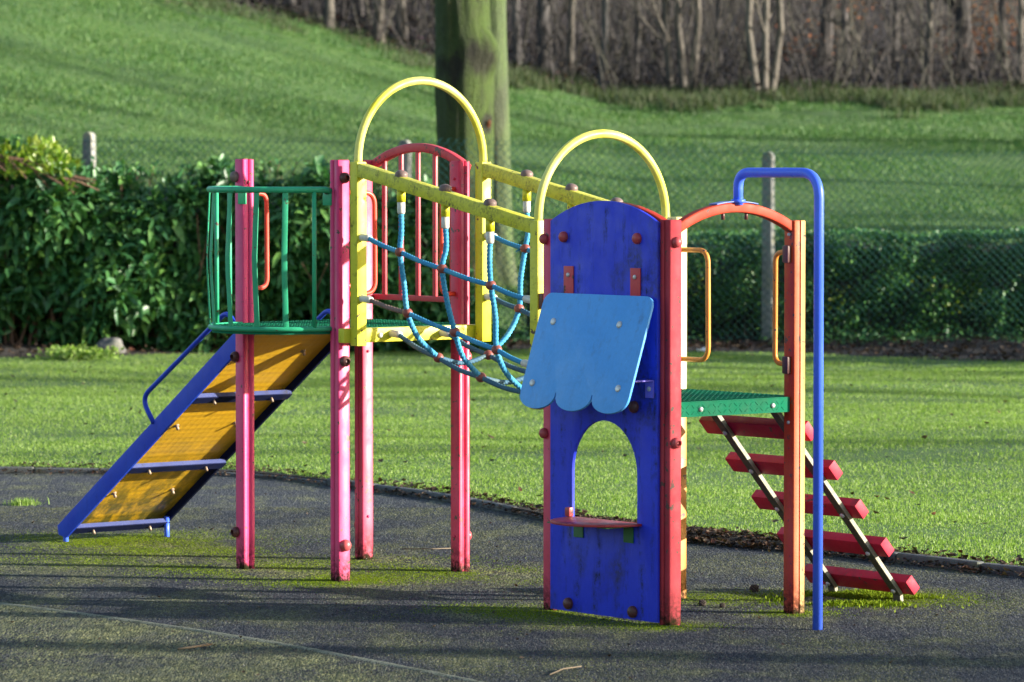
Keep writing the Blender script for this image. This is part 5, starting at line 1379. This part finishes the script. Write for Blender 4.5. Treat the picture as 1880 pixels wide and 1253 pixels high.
# ---- trees to the right of the playground, out of the picture, that throw the long shade
random.seed(31)
def bare_tree(x, y, h, r, label, sp=1.0):
    z = float(terrain(x, y)); t = empty('tree', (x, y, z - 0.05)); tag(t, label, 'tree', 'park trees beyond the right of the playground')
    obj('trunk', trunk_mesh([(0, 0, 0), (0.05, 0, h * 0.2), (0.0, 0.05, h * 0.45), (0.1, 0.1, h * 0.8)], [r, r * 0.9, r * 0.75, r * 0.4], 14, 0.3, 0.05), M['grey_bark'], t)
    bm = BM()
    for j in range(8):
        zz = h * (random.uniform(0.22, 0.8) if sp > 0.9 else random.uniform(0.6, 0.85)); a = random.uniform(0, 6.28)
        limb(bm, Vector((0.04, 0.04, zz)), Vector((math.cos(a), math.sin(a), 0.6)).normalized(), h * random.uniform(0.25, 0.4) * sp, r * 0.35 * sp, 2, 7, 0.6, 3)
    obj('crown', bm, M['grey_bark'], t)
def shade_evergreen(x, y, h, w, n, label, low=0.3):  # unseen evergreen, added to block the sun from hedges and wood
    z = float(terrain(x, y)); t = empty('tree', (x, y, z - 0.05)); tag(t, label, 'tree', 'park trees beyond the right of the playground')
    obj('trunk', trunk_mesh([(0, 0, 0), (0, 0, h * 0.5), (0, 0, h * 0.9)], [0.22, 0.15, 0.05], 10, 0.3), M['dark_bark'], t)
    P = []
    while len(P) < n:
        f = random.uniform(0, 1); a = random.uniform(0, 6.28); zz = low + (h - low) * f
        rr = w * (1 - f ** 1.6) * (0.75 + 0.25 * math.sin(3 * a + 5 * f)) + 0.15
        q = rr * math.sqrt(random.uniform(0.25, 1))
        if mnoise.noise(Vector((math.cos(a) * q, math.sin(a) * q, zz)) * 0.9 + Vector((x, y, 0))) > -0.28: P.append((math.cos(a) * q, math.sin(a) * q, zz))
    P = np.array(P); D = rng.normal(0, 1, P.shape); D[:, 2] -= 0.2; L = rng.uniform(0.2, 0.38, len(P))
    leaf_cloud('crown', P, D, L, L * 0.55, M['evergreen'], t, 0.3)
shade = [('s', 26, 14.0, 13, .22), ('b', 62, 2.6, 20, .4), ('b', 66, 7.2, 18, .3), ('b', 64, 21.5, 19, .3), ('b', 70, 27.0, 20, .34), ('b', 75, 31, 22, .4),
         ('l', 10.5, 43.9, 5.0, 1.9, 1500), ('l', 13.5, 46.2, 4.6, 2.0, 1200),
         ('b', 72, 44, 22, .36), ('b', 78, 52, 24, .4), ('b', 70, 60, 22, .36), ('b', 82, 66, 24, .4),
         ('l', 19, 89, 10, 3.2, 1500), ('l', 24, 95, 12, 3.6, 1600)]
for s in shade:
    if s[0] == 's': bare_tree(*s[1:], 'slim bare park tree standing to the right of the playground', 0.45)
    elif s[0] == 'b': bare_tree(*s[1:], 'bare park tree standing to the right of the playground')
    else: shade_evergreen(*s[1:], 'bushy evergreen tree standing beyond the right of the playground')

# ------------------------------------------------------------------ small things lying about
def litter(px, py, y, size, mat, label, kind='litter'):
    x = (px - 940) / 7500.0 * y; z = float(terrain(x, y))
    bm = BM(); bmesh.ops.create_grid(bm, x_segments=5, y_segments=4, size=size)
    for v in bm.verts: v.co.z = size * (0.55 + 0.9 * mnoise.noise(v.co / size * 1.1 + Vector((px, py, 0)))); v.co.y *= 0.7
    g_ = bmesh.ops.extrude_face_region(bm, geom=bm.faces[:])
    for v in [q for q in g_['geom'] if isinstance(q, bmesh.types.BMVert)]: v.co.z += 0.01
    bmesh.ops.recalc_face_normals(bm, faces=bm.faces[:])
    tag(obj('litter', bm, M[mat], None, loc=Vector((x, y, z + 0.01)), smooth=60), label, 'litter')
litter(772, 63, 88.5, 0.09, 'pink_litter', 'scrap of pink plastic in the wood left of the mossy trunk')
litter(1143, 137, 88.3, 0.06, 'red_litter', 'scrap of red plastic in the wood above the right hoop')
litter(936, 137, 87.0, 0.05, 'white_litter', 'white scrap at the wood edge beside the pale green trunk')
litter(1068, 115, 88.0, 0.05, 'white_litter', 'white scrap among the stems behind the thickest grey trunk')
litter(1822, 357, 57.5, 0.085, 'white_litter', 'crumpled white plastic on the grass slope at the far right')
litter(1288, 662, 45.6, 0.05, 'white_litter', 'white scrap on the soil below the clipped hedge by the orange handle')
# stone under the laurel
bm = BM(); bmesh.ops.create_icosphere(bm, subdivisions=4, radius=0.17)
for v in bm.verts:
    d = v.co.normalized(); v.co = v.co * (1 + 0.28 * mnoise.noise(d * 1.3 + Vector((4, 2, 1))) + 0.06 * mnoise.noise(d * 5)); v.co.z *= 0.72; v.co.z = max(v.co.z, -0.06)
tag(obj('stone', bm, M['stone'], None, smooth=80, loc=Vector((-4.42, 45.0, float(terrain(-4.42, 45.0)) + 0.04))), 'rounded grey stone at the foot of the laurel hedge', 'stone')
# green weed beside it
N = 420; P = rng.normal(0, 1, (N, 3)) * np.array([0.19, 0.15, 0.03]) + np.array([0, 0, 0.06]); P[:, 2] = np.abs(P[:, 2])
D = np.stack([rng.normal(0, 0.7, N), rng.normal(-0.2, 0.7, N), rng.uniform(0.3, 1, N)], -1); L = rng.uniform(0.04, 0.09, N)
wz = float(terrain(-4.62, 43.6)); wp = empty('weed', (-4.62, 43.6, wz)); tag(wp, 'low leafy green weed in front of the grey stone', 'plant')
leaf_cloud('foliage', P, D, L, L * 0.5, M['grass'], wp, 0.3)
# grass tuft growing from the play surface on the left
gt = empty('grass_tuft', (-3.12, 26.0, 0)); tag(gt, 'small green grass tuft growing out of the dark play surface on the left', 'grass tuft')
N = 240; x = rng.normal(0, 0.05, N); y = rng.normal(0, 0.04, N)
tb = blades('leaves', x - 3.12, y + 26.0, rng.uniform(0.02, 0.06, N), rng.uniform(0.003, 0.006, N), M['grass'], 0.9, z=np.zeros(N)); tb.parent = gt; tb.location = (3.12, -26.0, 0)
if 'kind' in tb: del tb['kind']
# cones, sticks, a big leaf
def cone(x, y, r, label):
    bm = BM(); add_ball(bm, (0, 0, r * 0.8), r, (1.25, 1, 0.9), 12)
    for i in range(46):
        a = i * 2.4; t = -0.8 + 1.6 * i / 46; q = Vector((t * r * 1.25, math.cos(a) * r * math.sqrt(1 - t * t), r * 0.8 + math.sin(a) * r * 0.9 * math.sqrt(1 - t * t)))
        add_ball(bm, q, r * 0.24, (1.2, 1, 1), 6)
    tag(obj('pine_cone', bm, M['cone'], None, loc=(x, y, 0.0)), label, 'pine cone')
cone(1.235, 20.75, 0.020, 'dark cone on the play surface left of the orange red post')
cone(0.94, 20.1, 0.016, 'dark cone on the play surface beside the dusty red post')
cone(1.035, 20.02, 0.012, 'smallest dark cone just right of the one by the dusty red post')
def stick(pts, r, label):
    bm = BM(); add_tube(bm, fillet([Vector(p) for p in pts], 0.03, 4), r, 7); tag(obj('stick', bm, M['stick'], None, smooth=60), label, 'stick')
stick([(-1.50, 18.25, .008), (-1.43, 18.3, .012), (-1.36, 18.42, .01)], 0.006, 'short pale stick lying on the mossy tarmac in the foreground')
stick([(0.16, 17.35, .006), (0.22, 17.5, .012), (0.30, 17.62, .008)], 0.0035, 'thin bent twig lying on the dark surface at the front')
stick([(-0.62, 23.0, .006), (-0.45, 22.95, .01), (-0.33, 23.02, .007)], 0.003, 'thin brown twig lying on the surface behind the rope bridge')

# ------------------------------------------------------------------ light, sky, camera
SUN_EL, SUN_AZ = R(12.5), math.atan2(-0.156, 0.988)      # azimuth of the sun from +X
sd = Vector((math.cos(SUN_EL) * math.cos(SUN_AZ), math.cos(SUN_EL) * math.sin(SUN_AZ), math.sin(SUN_EL)))
sun = bpy.data.lights.new('sun', 'SUN'); sun.energy = 5.0; sun.angle = R(0.5); sun.color = (1.0, 0.93, 0.81)
so = bpy.data.objects.new('sun', sun); so.rotation_euler = sd.to_track_quat('Z', 'Y').to_euler(); link(so)
wd = bpy.data.worlds.new('World'); scene.world = wd; wd.use_nodes = True
nt = wd.node_tree; bg = nt.nodes['Background']; sky = nt.nodes.new('ShaderNodeTexSky'); sky.sky_type = 'NISHITA'; sky.sun_disc = False
sky.sun_elevation = SUN_EL; sky.sun_rotation = math.pi / 2 - SUN_AZ; sky.air_density = 1.0; sky.dust_density = 1.0
nt.links.new(sky.outputs[0], bg.inputs[0]); bg.inputs[1].default_value = 0.105

cd = bpy.data.cameras.new('camera'); cam = bpy.data.objects.new('camera', cd); link(cam)
cd.sensor_width = 36; cd.lens = 36 * 7500 / 1880; cd.clip_end = 3000; cd.clip_start = 0.5
cam.location = (0, 0, 2.2); cam.rotation_euler = (math.pi / 2 - math.atan(332.5 / 7500), 0, 0)
cd.dof.use_dof = True; cd.dof.focus_distance = 20.6; cd.dof.aperture_fstop = 5.0
scene.camera = cam
scene.view_settings.view_transform = 'Standard'; scene.view_settings.look = 'None'; scene.view_settings.gamma = 1; scene.view_settings.exposure = 1.68
scene.cycles.use_denoising = True
scene.cycles.max_bounces = 6; scene.cycles.transparent_max_bounces = 4
